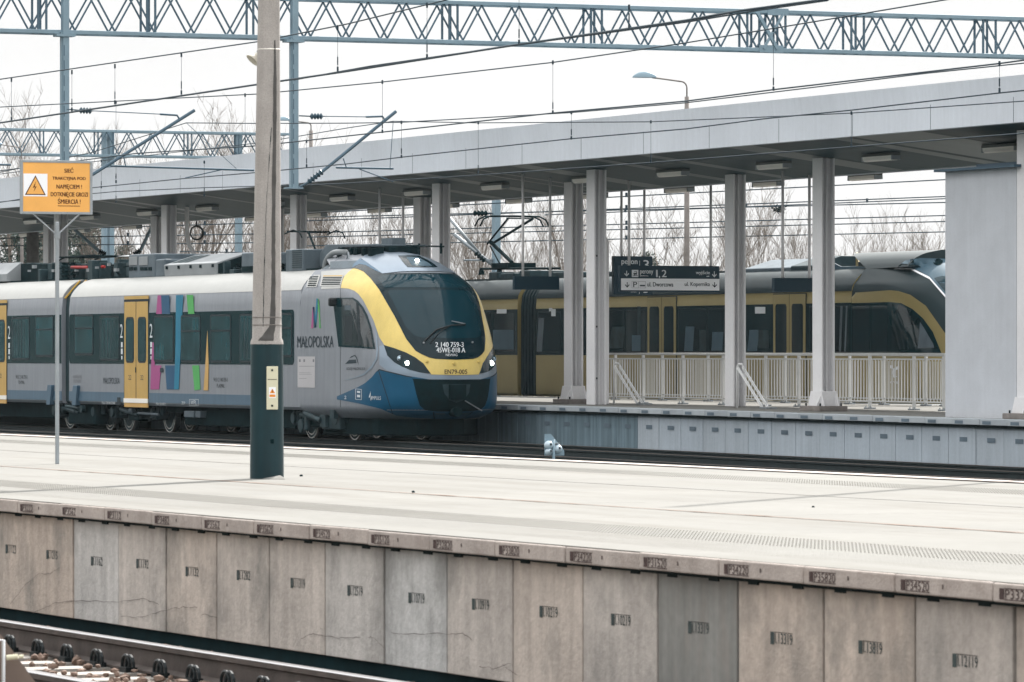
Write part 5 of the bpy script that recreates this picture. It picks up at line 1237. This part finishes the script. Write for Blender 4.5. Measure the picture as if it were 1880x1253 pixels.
gp('fan_opening', [(1722 + 9 * math.cos(a), 482 + 7 * math.sin(a)) for a in np.linspace(0, 6.283, 17)[:-1]], .02, 'tdark', clip=False, step=5)
for a, b, t in ((884, 900, 500), (905, 930, 502), (940, 960, 497), (1000, 1032, 500), (1062, 1112, 500), (1115, 1140, 501), (1560, 1600, 480), (1600, 1626, 477)):
    MB().box(GX(a), GX(b), GYR + .2, GY + .6, 3.6, GZ(a, t)).build('roof_box', M['tdark2'], gA if a > 970 else gB, bevel=.03)
# raised pantograph
pg = thing('pantograph', (X(950, GY), GY, 3.7), 'raised dark pantograph on the roof of the gold train', 'pantograph') if False else None
mb = MB()
def G(px, py, dy=0): return pos(px, py, GY + dy)
for dy in (-.35, .35):
    mb.tube([G(882, 494, dy), G(1028, 493, dy)], .03, 8); mb.tube([G(940, 482, dy * .6), G(902, 446, dy * .6)], .05, 8); mb.tube([G(905, 447, dy * .3), G(978, 402, dy * .9)], .035, 8); mb.tube([G(895, 448, dy * .4), G(932, 402, dy)], .025, 8)
mb.tube([G(921, 491), G(900, 452)], .02, 6).tube([G(902, 446, -.3), G(902, 446, .3)], .06, 8)
for px in (884, 917, 965, 1010): mb.tube([G(px, 505), G(px, 494)], [.09, .06], 10)
mb.box(G(928, 0).x, G(958, 0).x, GY - .4, GY + .4, G(930, 493).z, G(930, 484).z)
h0 = MB()
for off in (-.18, .18):
    h0.tube([Vector((G(940, 400).x + off, GY + dy, G(940, 398).z + dz)) for dy, dz in ((-.98, -.26), (-.88, -.08), (-.7, 0), (0, .01), (.7, 0), (.88, -.08), (.98, -.26))], .022, 8)
mb2 = mb.build('pantograph_arm', M['tdark'], gB, smooth=40)
h0.tube([G(930, 401, -.3), G(978, 402, .5)], .02, 6).build('collector_head', M['tdark'], mb2, smooth=True)
# ------------------------------------------------------------------ overhead gantries
def gantry(xg, y0, y1, zb, label, posts, joints, deep=.83, wdt=.4, ch=.085, per=.86, extra=None):
    t = thing('overhead_gantry', (xg, (y0 + y1) / 2, zb), label, 'gantry')
    for dx, nm in ((0, 'front'), (-wdt, 'rear')):
        for dz in (0, deep):
            MB().box(xg + dx - ch / 2, xg + dx + ch / 2, y0, y1, zb + dz - ch / 2, zb + dz + ch / 2).build('chord', M['gantry'], t, bevel=.01)
        mb = MB(); y = y0
        while y + per <= y1:
            mb.bar((xg + dx, y, zb + .04), (xg + dx, y + per / 2, zb + deep - .04), .032).bar((xg + dx, y + per / 2, zb + deep - .04), (xg + dx, y + per, zb + .04), .032); y += per
        for j in joints:
            mb.bar((xg + dx, j, zb), (xg + dx, j, zb + deep), .04)
        mb.build('lattice', M['gantrydark'] , t)
    mb = MB(); y = y0
    while y < y1:
        for dz in (0, deep): mb.bar((xg, y, zb + dz), (xg - wdt, y + per / 2, zb + dz), .03)
        y += per
    for j in joints: mb.bar((xg, j, zb), (xg - wdt, j, zb), .05).bar((xg, j, zb + deep), (xg - wdt, j, zb + deep), .05)
    mb.build('cross_brace', M['gantrydark'], t)
    return t
xg = -101.9
zb = posx(541, 70, xg).z
jy = [posx(px, 60, xg).y for px in (70, 85, 270, 285, 465, 825, 840, 1085, 1105, 1372, 1394, 1420, 1442, 1563, 1586, 1805, 1828)]
y0 = posx(-700, 0, xg).y; y1 = posx(2150, 0, xg).y
gA_ = gantry(xg, y0, y1, zb, 'large blue grey lattice gantry spanning the top of the picture', None, jy)
ym = posx(1400, 50, xg).y
mb = MB().box(xg + .045, xg + .055, ym - .1, ym + .48, zb - .06, zb + .1).box(xg + .045, xg + .055, ym + .1, ym + .6, zb + .75, zb + .9); mb.build('splice_plate', M['gantry'], gA_)
mb = MB().bar((xg + .05, ym - .15, zb + .8), (xg + .05, ym + .33, zb + .02), .07).bar((xg + .05, ym + .48, zb + .8), (xg + .05, ym, zb + .02), .05); mb.build('splice_brace', M['gantry'], gA_)
def hanger(px, pyb, parent):
    p = posx(px, pyb, xg + .12); w_ = .075
    mb = MB().box(p.x, p.x + .03, p.y - w_ + .02, p.y + w_, p.z, zb + deepz); mb.box(p.x - .13, p.x - .10, p.y - w_ + .02, p.y + w_, p.z, zb + deepz)
    c = mb.build('drop_post', M['gantry'], parent)
    mb = MB(); z = p.z + .1
    mb.box(p.x - .10, p.x, p.y - .01 - w_, p.y + .012 - w_ + .02, p.z, zb)
    mb.build('post_web', M['gantry'], c)
    mb = MB()
    while z < zb - .2: mb.box(p.x + .0305, p.x + .032, p.y - w_ + .03, p.y - w_ + .05, z, z + .22); z += .31
    mb.build('slot', M['gantrydark'], c)
    MB().box(p.x - .2, p.x + .06, p.y - .2, p.y + .2, zb - .10, zb - .045).box(p.x - .2, p.x + .06, p.y - .17, p.y + .17, p.z, p.z + .03).build('clamp', M['gantry'], c)
    return p
deepz = .83
p541 = hanger(541, 347, gA_); p120 = hanger(120, 335, gA_)
p_l = hanger(-310, 330, gA_)
def insulator(mb, a, b, r=.05, n=5):
    a = Vector(a); b = Vector(b); pts = []; rs = []
    for k in range(2 * n + 1): pts.append(a.lerp(b, k / (2 * n))); rs.append(r if k % 2 else r * .45)
    mb.tube(pts, rs, 10)
def cantilever(Pbase, Pt, Ptop, Pwire, Pstay, Phoriz, Pst, xx, parent, ins):
    q = lambda P: posx(P[0], P[1], xx)
    mb = MB().tube([q(ins[1]), q(Pt)], .035, 10).tube([q(Pwire), q(Pstay[0])], .010, 6).tube([q(Pstay[0]), q(Pstay[1]), q(Pstay[2])], .022, 8)
    mb.tube([q(a) for a in Phoriz], .022, 8).tube([q(a) for a in Pst], .012, 6)
    c = mb.build('cantilever_arm', M['gantrydark'], parent, smooth=40)
    mi = MB(); insulator(mi, q(ins[0]), q(ins[1]), .07, 5); insulator(mi, q(ins[2]), q(ins[3]), .07, 4); mi.tube([q(Pbase), q(ins[0])], .025, 8).tube([q(Ptop), q(ins[2])], .015, 6).tube([q(ins[3]), q(Pwire)], .012, 6)
    mi.build('insulator', M['insul'], c, smooth=40)
cantilever((548, 345), (727, 205), (549, 213), (597, 214), ((672, 215), (702, 214), (708, 223)), ((617, 308), (722, 310)), ((660, 311), (722, 334)), xg + .14, gA_, ((566, 335), (592, 315), (570, 214), (592, 214)))
cantilever((133, 345), (357, 203), (122, 201), (172, 204), ((294, 210), (325, 212), (331, 222)), ((203, 305), (466, 313)), ((412, 311), (340, 327)), xg + .14, gA_, ((148, 335), (168, 322), (146, 203), (168, 204)))
cantilever((-300, 345), (-60, 208), (-300, 201), (-250, 204), ((-120, 210), (-100, 212), (-90, 222)), ((-200, 300), (20, 303)), ((-30, 303), (-90, 320)), xg + .14, gA_, ((-280, 335), (-255, 322), (-290, 203), (-268, 204)))
mb = MB(); q = lambda P: posx(P[0], P[1], xg + .16)
mb.tube([q((630, 291)), q((636, 308))], .012, 6).tube([q((722, 222)), q((716, 309))], .008, 6).tube([q((227, 288)), q((231, 305))], .012, 6).tube([q((342, 226)), q((434, 310))], .006, 6); mb.build('stay', M['gantrydark'], gA_)
# second gantry
xg2 = -167.8
zb2 = posx(250, 287, xg2).z; y0 = posx(-800, 0, xg2).y; y1 = posx(532, 0, xg2).y
jy2 = [posx(px, 260, xg2).y for px in (80, 180, 208, 345, 352, 438)]
gB_ = gantry(xg2, y0, y1, zb2, 'smaller lattice gantry seen farther away at the left, standing on its own masts', None, jy2)
for px, wpx in ((191, 5), (203, 9), (438, 9)):
    p = posx(px, 300, xg2 - .3); w_ = wpx / 2 / 54
    MB().box(p.x - .15, p.x + .15, p.y - w_, p.y + w_, -.4, zb2 + .86).build('mast', M['gantry'], gB_)
# isolated masts behind
def mast(px, w_m, ptop, Z, label, m_='gantry', arms=False):
    p = posZ(px, ptop, Z); t = thing('catenary_mast', (p.x, p.y, -.4), label, 'mast')
    MB().box(p.x - .12, p.x + .12, p.y - w_m / 2, p.y + w_m / 2, -.4, p.z).build('mast', M[m_], t)
    if arms:
        q = lambda a, b: posZ(a, b, Z)
        mb = MB().tube([q(px, 492), q(px - 78, 430)], .05, 8).tube([q(px, 478), q(px - 60, 478)], .03, 6).tube([q(px - 30, 467), q(px - 90, 396)], .045, 8); mb.build('cantilever_arm', M['galv'], t, smooth=True)
        mi = MB(); insulator(mi, q(px - 42, 392), q(px - 16, 392), .09, 4); insulator(mi, q(px - 20, 480), q(px - 38, 464), .09, 4); mi.build('insulator', M['tdark'], t, smooth=True)
mast(911, .16, 366, 142, 'slender blue mast with cantilever arms behind the gold train pantograph', arms=True)
mast(438, .14, 396, 176, 'thin blue mast seen under the canopy behind the train roof') if False else None
p = posZ(60, 425, 150); t = thing('concrete_pole', (p.x, p.y, -.4), 'pale round pole seen under the canopy at the far left', 'pole'); MB().tube([(p.x, p.y, -.4), (p.x, p.y, 6.0)], [.20, .17], 16).build('shaft', M['footing'], t, smooth=True)
MB().tube([(p.x, p.y, posZ(60, 432, 150).z), (p.x + .1, p.y + 1.2, posZ(60, 432, 150).z + .02)], .03, 6).build('arm', M['galv'], t)
# diagonal stays seen under the canopy at the left
for (a, b, lab) in (((258, 460), (281, 412), 'blue steel strut leaning right under the canopy at the left'), ((137, 422), (182, 462), 'pale cantilever strut leaning left under the canopy at the far left')):
    t = thing('cantilever_strut', posZ(a[0], a[1], 150), lab, 'strut'); MB().tube([posZ(a[0], a[1], 150), posZ(b[0], b[1], 150)], .05, 8).build('tube', M['gantry'], t)
    mi = MB(); pa, pb2 = (posZ(b[0], b[1], 150), posZ(b[0] + 6, b[1] + 3, 150)); e_ = posZ(a[0] - 12 if a[0] > 200 else b[0] + 12, 468, 150); insulator(mi, posZ(*(a if a[0] > 200 else b), 150), e_, .1, 4); mi.build('insulator', M['tdark'], t, smooth=True)

# ------------------------------------------------------------------ street lamps
def street_lamp(px_pole, py_shoulder, px_head, py_head, Z, label, rpole, face=-1):
    b = posZ(px_pole, py_shoulder, Z); t = thing('street_lamp', (b.x, b.y, -.4), label, 'street lamp')
    MB().tube([(b.x, b.y, -.4), (b.x, b.y, b.z)], [rpole * 1.35, rpole * .9], 16).build('pole', M['footing'], t, smooth=True)
    r_ = 60 * Z / F / 60; tp = posZ(px_pole, py_head, Z); hd_ = posZ(px_head, py_head, Z); d = hd_ - tp; L_ = d.length; dn = d.normalized(); u_ = Z / F
    up_ = (py_shoulder - py_head) * u_
    pts = [Vector((b.x, b.y, b.z - .05)), Vector((b.x, b.y, b.z + up_ * .45))] + [Vector((b.x, b.y, b.z + up_ * .45)) + dn * L_ * .12 * (1 - math.cos(a)) + Vector((0, 0, up_ * .35 * math.sin(a))) for a in np.linspace(.3, 1.57, 5)] + [tp + dn * L_ * .62 + Vector((0, 0, up_ * -.02)), tp + dn * L_ * .7]
    MB().tube(pts, rpole * .32, 8).build('arm', M['footing'], t, smooth=True)
    mb = MB(); n = 12; c0 = tp + dn * L_ * .62; side = dn.cross(Vector((0, 0, 1)))
    hl_ = L_ * .48; b0 = 0
    for i in range(n + 1):
        u = i / n; prof = math.sin(math.pi * min(1, u * .93 + .06)) ** .6
        for k in range(8):
            a = math.pi * k / 7; mb.v.append(tuple(c0 + dn * hl_ * u + side * math.cos(a) * hl_ * .24 * prof + Vector((0, 0, hl_ * .27 * prof * math.sin(a)))))
    for i in range(n):
        for k in range(7): o = i * 8 + k; mb.f.append((o, o + 1, o + 9, o + 8))
        mb.f.append((i * 8 + 7, i * 8, (i + 1) * 8, (i + 1) * 8 + 7))
    mb.build('lamp_head', M['gantry'], t, smooth=60)
street_lamp(1261, 178, 1170, 143, 135, 'tall street lamp with curved arm rising above the canopy', .065)
street_lamp(571, 240, 512, 222, 170, 'smaller street lamp behind the canopy beside the gantry drop post', .07)
street_lamp(40, 290, -18, 266, 170, 'street lamp head peeping over the canopy at the left edge', .05)

# ------------------------------------------------------------------ wires
def wires(name, label, lines, droppers, D, r=.009, group=None):
    t = thing(name, pos(940, lines[0][1][0][1], D), label, 'wire', group)
    for nm, P, rr in lines:
        if P[0][0] <= 0: P = [(-900, 650 + (P[0][1] - 650) * (3163 - 900) / (3163 + P[0][0]))] + P
        pts = []
        for i in range(len(P) - 1):
            for k in range(6): u = k / 6; pts.append(pos(P[i][0] * (1 - u) + P[i + 1][0] * u, P[i][1] * (1 - u) + P[i + 1][1] * u, D))
        pts.append(pos(P[-1][0], P[-1][1], D)); MB().tube(pts, rr, 5).build(nm, M['wire'], t, smooth=True)
    def yat(P, px):
        for a, b in zip(P, P[1:]):
            if a[0] <= px <= b[0]: return a[1] + (b[1] - a[1]) * (px - a[0]) / (b[0] - a[0])
    for px, ya, yb in droppers:
        a = pos(px, ya, D); b = pos(px, yb, D); mb = MB().tube([a, b], r * .33, 4); 
        mb.tube([a + Vector((0, 0, .03)), a - Vector((0, 0, .03))], r * 1.6, 6).tube([b - Vector((0, 0, .015)), b + Vector((0, 0, .04))], r * 1.6, 6).tube([b + Vector((0, 0, .06)), b + Vector((0, 0, .16))], r * 1.0, 5); mb.build('dropper', M['wire'], t)
wires('overhead_wire', 'thickest overhead line, the one running highest across the upper picture',
      [('contact_wire', [(-60, 235), (0, 226), (473, 155.5), (640, 131), (953, 82), (1259, 38), (1359, 20), (1533, -3)], .013), ('contact_wire', [(540, 147), (680, 122), (1000, 76), (1259, 41), (1400, 18), (1520, 1)], .010), ('messenger_wire', [(-60, 153), (0, 146), (473, 77), (640, 44), (833, -3)], .009)],
      [(21, 147, 220), (132, 133, 203), (211, 122, 190), (333, 101, 172), (620, 51, 129), (784, 10, 106), (1155, 14, 52), (953, -5, 80)], 22.9, .008)
wires('overhead_wire', 'overhead line with long droppers over the fourth track',
      [('messenger_wire', [(-60, 203), (0, 197), (473, 173), (640, 157), (702, 151), (1015, 115), (1260, 79), (1563, 29), (1760, -4)], .010),
       ('contact_wire', [(-60, 330), (0, 314), (250, 282), (473, 268), (530, 262), (702, 243), (1015, 208), (1260, 186), (1420, 165), (1835, 117), (1960, 100)], .011)],
      [(213, 188, 335), (450, 175, 269), (702, 151, 243), (1015, 115, 208), (1420, 55, 165), (1835, 117, 168)], 31.2, .010)
wires('overhead_wire', 'overhead line above the empty track in front of the blue and yellow train',
      [('messenger_wire', [(-60, 330), (170, 280), (342, 226), (473, 227), (640, 226.5), (737, 225), (930, 214), (1050, 207), (1260, 189), (1500, 160), (1700, 135), (1960, 108)], .010),
       ('contact_wire', [(-60, 383), (0, 372), (170, 345), (340, 328), (473, 317), (640, 301), (737, 289), (1049, 255), (1260, 237), (1407, 218), (1560, 203), (1836, 171), (1960, 158)], .011)],
      [(375, 298, 360), (737, 225, 289), (1049, 207, 255), (563, 260, 306)], 35.9, .011)
wires('overhead_wire', 'overhead line directly above the blue and yellow train, passing in front of the canopy',
      [('messenger_wire', [(-60, 328), (182, 296), (480, 262), (640, 235), (722, 223), (878, 226), (1195, 224), (1407, 215), (1563, 208), (1880, 186), (1960, 180)], .010),
       ('contact_wire', [(-60, 385), (0, 371), (213, 352), (375, 345), (620, 338), (878, 322), (1195, 299), (1260, 294), (1563, 270), (1880, 245), (1960, 238)], .011)],
      [(878, 226, 318), (1195, 224, 298), (1563, 208, 269), (186, 296, 345), (213, 325, 372)], 40.7, .011)
def bgwire(P, Z, r, label):
    t = thing('background_wire', posZ(P[0][0], P[0][1], Z), label, 'wire', 'wires behind the far platform')
    n = 10; mb = MB(); pts = [posZ(P[0][0] + (P[1][0] - P[0][0]) * k / n, P[0][1] + (P[1][1] - P[0][1]) * k / n, Z) for k in range(n + 1)]; mb.tube(pts, r, 4)
    for k in (2, 5, 8): q = pts[k]; mb.tube([q + Vector((0, 0, .1)), q - Vector((0, 0, .02))], r * 2.5, 6)
    mb.build('wire', M['wire'], t)
bw = [((560, 392), (1740, 330)), ((560, 406), (1740, 361)), ((540, 400), (1740, 372)), ((560, 428), (1740, 396)), ((560, 436), (1740, 407)), ((560, 452), (1740, 426)), ((1000, 395), (1740, 365)), ((0, 424), (470, 410)), ((0, 438), (470, 430)), ((0, 452), (470, 446)), ((330, 462), (760, 470))]
for i, (a, b) in enumerate(bw): bgwire((a, b), 140 + i * 2, .015, 'thin dark wire behind the columns, %s of the background wires counted from the top' % (ordn + ['last'])[min(i, 12)])
# long feeder wires over the left
t = None

# ------------------------------------------------------------------ trees
def branch(rr, p, d, L_, r, lvl, tr_, br, maxl, spread):
    n = 5 if lvl < 2 else (4 if lvl < 3 else 3); pts = [p]; q = p.copy(); dd = d.copy()
    for k in range(n):
        dd = (dd + Vector((rr.gauss(0, .13), rr.gauss(0, .13), rr.gauss(.05, .06)))).normalized(); q = q + dd * L_ / n; pts.append(q.copy())
    rs = [r * (1 - .62 * k / n) for k in range(n + 1)]
    (tr_ if lvl == 0 else br).tube(pts, rs, 6 if lvl == 0 else 3, caps=False)
    if lvl >= maxl: return
    m_ = (8, 5, 5, 3)[min(lvl, 3)]
    for i in range(m_):
        u = .25 + .75 * (i + rr.random() * .8) / m_ if lvl == 0 else rr.uniform(.25, 1); k = min(int(u * n), n - 1); b_ = pts[k].lerp(pts[k + 1], u * n - k if u < 1 else 1)
        a = rr.uniform(0, 6.283); e = Vector((math.cos(a), math.sin(a), 0)); nd = (dd * (1 - spread) + e * spread + Vector((0, 0, .25))).normalized()
        branch(rr, b_, nd, L_ * rr.uniform(.42, .66) * (1 - .3 * u if lvl == 0 else 1), max(r * .48 * (1 - .5 * u), .0065), lvl + 1, tr_, br, maxl, spread)
def make_tree(seed, h, stems, spread, barkm, name):
    rr = random.Random(seed); tk = MB(); br = MB()
    for s__ in range(stems):
        a = rr.uniform(0, 6.28); lean = .12 if stems == 1 else .28
        branch(rr, Vector((math.cos(a) * .1 * stems, math.sin(a) * .1 * stems, 0)), Vector((math.cos(a) * lean * rr.random(), math.sin(a) * lean * rr.random(), 1)).normalized(), h * rr.uniform(.7, .9), .085 * h / 9 if stems == 1 else .06, 0, tk, br, 4 if stems < 3 else 3, spread)
    ztop = sorted(v[2] for v in br.v)[int(len(br.v) * .995)]; k_ = 9.0 / ztop; tk.v = [tuple(c * k_ for c in v) for v in tk.v]; br.v = [tuple(c * k_ for c in v) for v in br.v]
    t = bpy.data.objects.new(name, None); COL.objects.link(t); WP[t] = Vector((0, 0, 0))
    tk.build('trunk', M[barkm], t, origin=(0, 0, 0)); br.build('crown', M['twig'], t, origin=(0, 0, 0)); return t
protos = [make_tree(1, 9, 1, .42, 'bark', 'bare_tree'), make_tree(2, 9, 1, .32, 'barkpale', 'bare_tree'), make_tree(3, 9, 2, .38, 'bark', 'bare_tree'), make_tree(4, 9, 3, .4, 'barkpale', 'bare_tree'), make_tree(7, 9, 1, .5, 'bark', 'bare_tree')]
kinds = ['bare dark broad crowned tree', 'bare pale stemmed birch', 'bare twin stemmed tree', 'bare many stemmed birch clump', 'bare wide branching tree']
used = set()
tl = [(20, 185, 200, 1), (62, 200, 165, 4), (105, 210, 190, 3), (150, 195, 250, 0), (215, 205, 235, 2), (262, 190, 255, 1), (300, 200, 240, 3), (345, 185, 260, 1), (385, 210, 180, 4), (412, 190, 235, 2), (440, 185, 250, 1), (478, 200, 240, 3), (560, 190, 300, 2), (600, 175, 330, 3), (632, 200, 225, 0),
      (655, 180, 330, 1), (690, 190, 335, 2), (735, 185, 345, 3), (845, 190, 330, 1), (872, 180, 340, 2), (905, 170, 360, 0), (950, 185, 335, 3), (990, 180, 330, 1), (1020, 175, 350, 2), (1130, 180, 345, 3), (1165, 170, 400, 2), (1225, 165, 340, 4), (1310, 150, 315, 0), (1322, 190, 380, 3), (1385, 160, 350, 2), (1425, 150, 322, 0),
      (1455, 170, 385, 3), (1545, 175, 400, 1), (1590, 160, 372, 2), (1615, 180, 400, 3), (1650, 170, 395, 4), (1690, 175, 400, 2), (1725, 170, 405, 1)]
tl.sort()
names20 = ['1st', '2nd', '3rd'] + ['%dth' % i for i in range(4, 60)]
trr = random.Random(77)
for i, (px, Z, ptop, kd) in enumerate(tl):
    hgt = (650 - ptop) * Z / F + H + .4; b = posZ(px, 650, Z)
    o = protos[kd] if kd not in used else copy_tree(protos[kd]); used.add(kd)
    o.location = (b.x, b.y, -.4); s_ = hgt / 9.0; o.scale = (s_, s_, s_); o.rotation_euler = (0, 0, trr.uniform(0, 6.28))
    tag(o, '%s behind the tracks, %s tree from the left along the horizon' % (kinds[kd], names20[i]), 'tree', 'bare trees behind the station')
# conifers
def conifer(seed, px, Z, ptop, label):
    rr = random.Random(seed); b = posZ(px, 650, Z); hgt = (650 - ptop) * Z / F + H + .4
    t = thing('pine_tree', (b.x, b.y, -.4), label, 'tree', 'dark pines behind the left of the station')
    MB().tube([(b.x, b.y, -.4), (b.x, b.y, hgt * .9)], [.14, .03], 8).build('trunk', M['bark'], t)
    mb = MB()
    for k in range(260):
        u = rr.random() ** .8; z = hgt * (.18 + .82 * u) - .4; rad_ = (1 - u) * hgt * .30 + .2; a = rr.uniform(0, 6.28); q = rr.uniform(.3, 1) * rad_; c = Vector((b.x + math.cos(a) * q, b.y + math.sin(a) * q, z - q * .15))
        for j in range(12):
            d = Vector((rr.gauss(0, 1), rr.gauss(0, 1), rr.gauss(.2, .7))).normalized(); e = c + Vector((rr.gauss(0, .16), rr.gauss(0, .16), rr.gauss(0, .1))); w_ = d.cross(Vector((rr.random(), rr.random(), rr.random()))).normalized() * .035
            mb.add([e - w_, e + w_, e + d * rr.uniform(.15, .32)], [(0, 1, 2)])
    mb.build('crown', M['needle'], t)
for i, (px, Z, pt) in enumerate(((18, 205, 430), (50, 200, 418), (72, 215, 425), (128, 205, 400), (150, 200, 415), (165, 215, 405), (225, 210, 452), (560, 215, 458), (1190, 230, 470))):
    conifer(i + 30, px, Z, pt, 'dark evergreen pine behind the tracks, %s pine from the left' % names20[i])
# scrub along the horizon
rr = random.Random(3); mb = MB()
for k in range(7000):
    px = rr.uniform(-900, 1900); Z = rr.uniform(185, 260); b = posZ(px, 650, Z); hh = rr.uniform(1.2, 4.6) * (.8 + .3 * math.sin(px * .013) + .2 * math.sin(px * .05))
    d = Vector((rr.gauss(0, .25), rr.gauss(0, .25), 1)).normalized(); w_ = Vector((S, C, 0)) * rr.uniform(.010, .022)
    z_ = rr.uniform(0, .3) * hh; a = Vector((b.x, b.y, z_)); e = a + d * hh; m_ = a.lerp(e, .5) + Vector((rr.gauss(0, .1), rr.gauss(0, .1), 0))
    mb.add([a - w_, a + w_, m_ + w_ * .7, m_ - w_ * .7, e], [(0, 1, 2, 3), (3, 2, 4)])
tag(mb.build('undergrowth', M['scrub']), kind='stuff')
# unseen wood added on the camera side to darken the reflections in the glass
mb = MB(); rr = random.Random(6); n = 240
for i in range(n + 1):
    x = -1500 + i * 6.5; hgt = 19 + 4 * math.sin(i * .7) + rr.uniform(-2.5, 2.5); y = -60 - .02 * abs(x)
    mb.v += [(x, y, -.5), (x, y - 4, max(3, hgt)), (x, y - 30, -.5)]
for i in range(n): o = i * 3; mb.f += [(o, o + 3, o + 4, o + 1), (o + 1, o + 4, o + 5, o + 2)]
tag(mb.build('reflection_wood', M['wood']), kind='stuff')

# old nest in the crown behind the right columns
q = posZ(1430, 385, 152); mb = MB(); rr = random.Random(4)
for k in range(90):
    d = Vector((rr.gauss(0, 1), rr.gauss(0, 1), rr.gauss(0, .7))).normalized(); a = q + d * rr.uniform(.03, .14); e = a + Vector((rr.gauss(0, .07), rr.gauss(0, .07), rr.gauss(0, .05))); mb.tube([a, e], .012, 3)
tag(mb.build('bird_nest', M['tdark']), 'dark clump of a nest in the bare tree between the two right columns', 'nest')

# added haze lifting the dark tones towards teal
hz = MB().box(-620, 60, -75, 330, -1.6, 48).build('tint_haze', M['tint_haze']); tag(hz, kind='stuff')
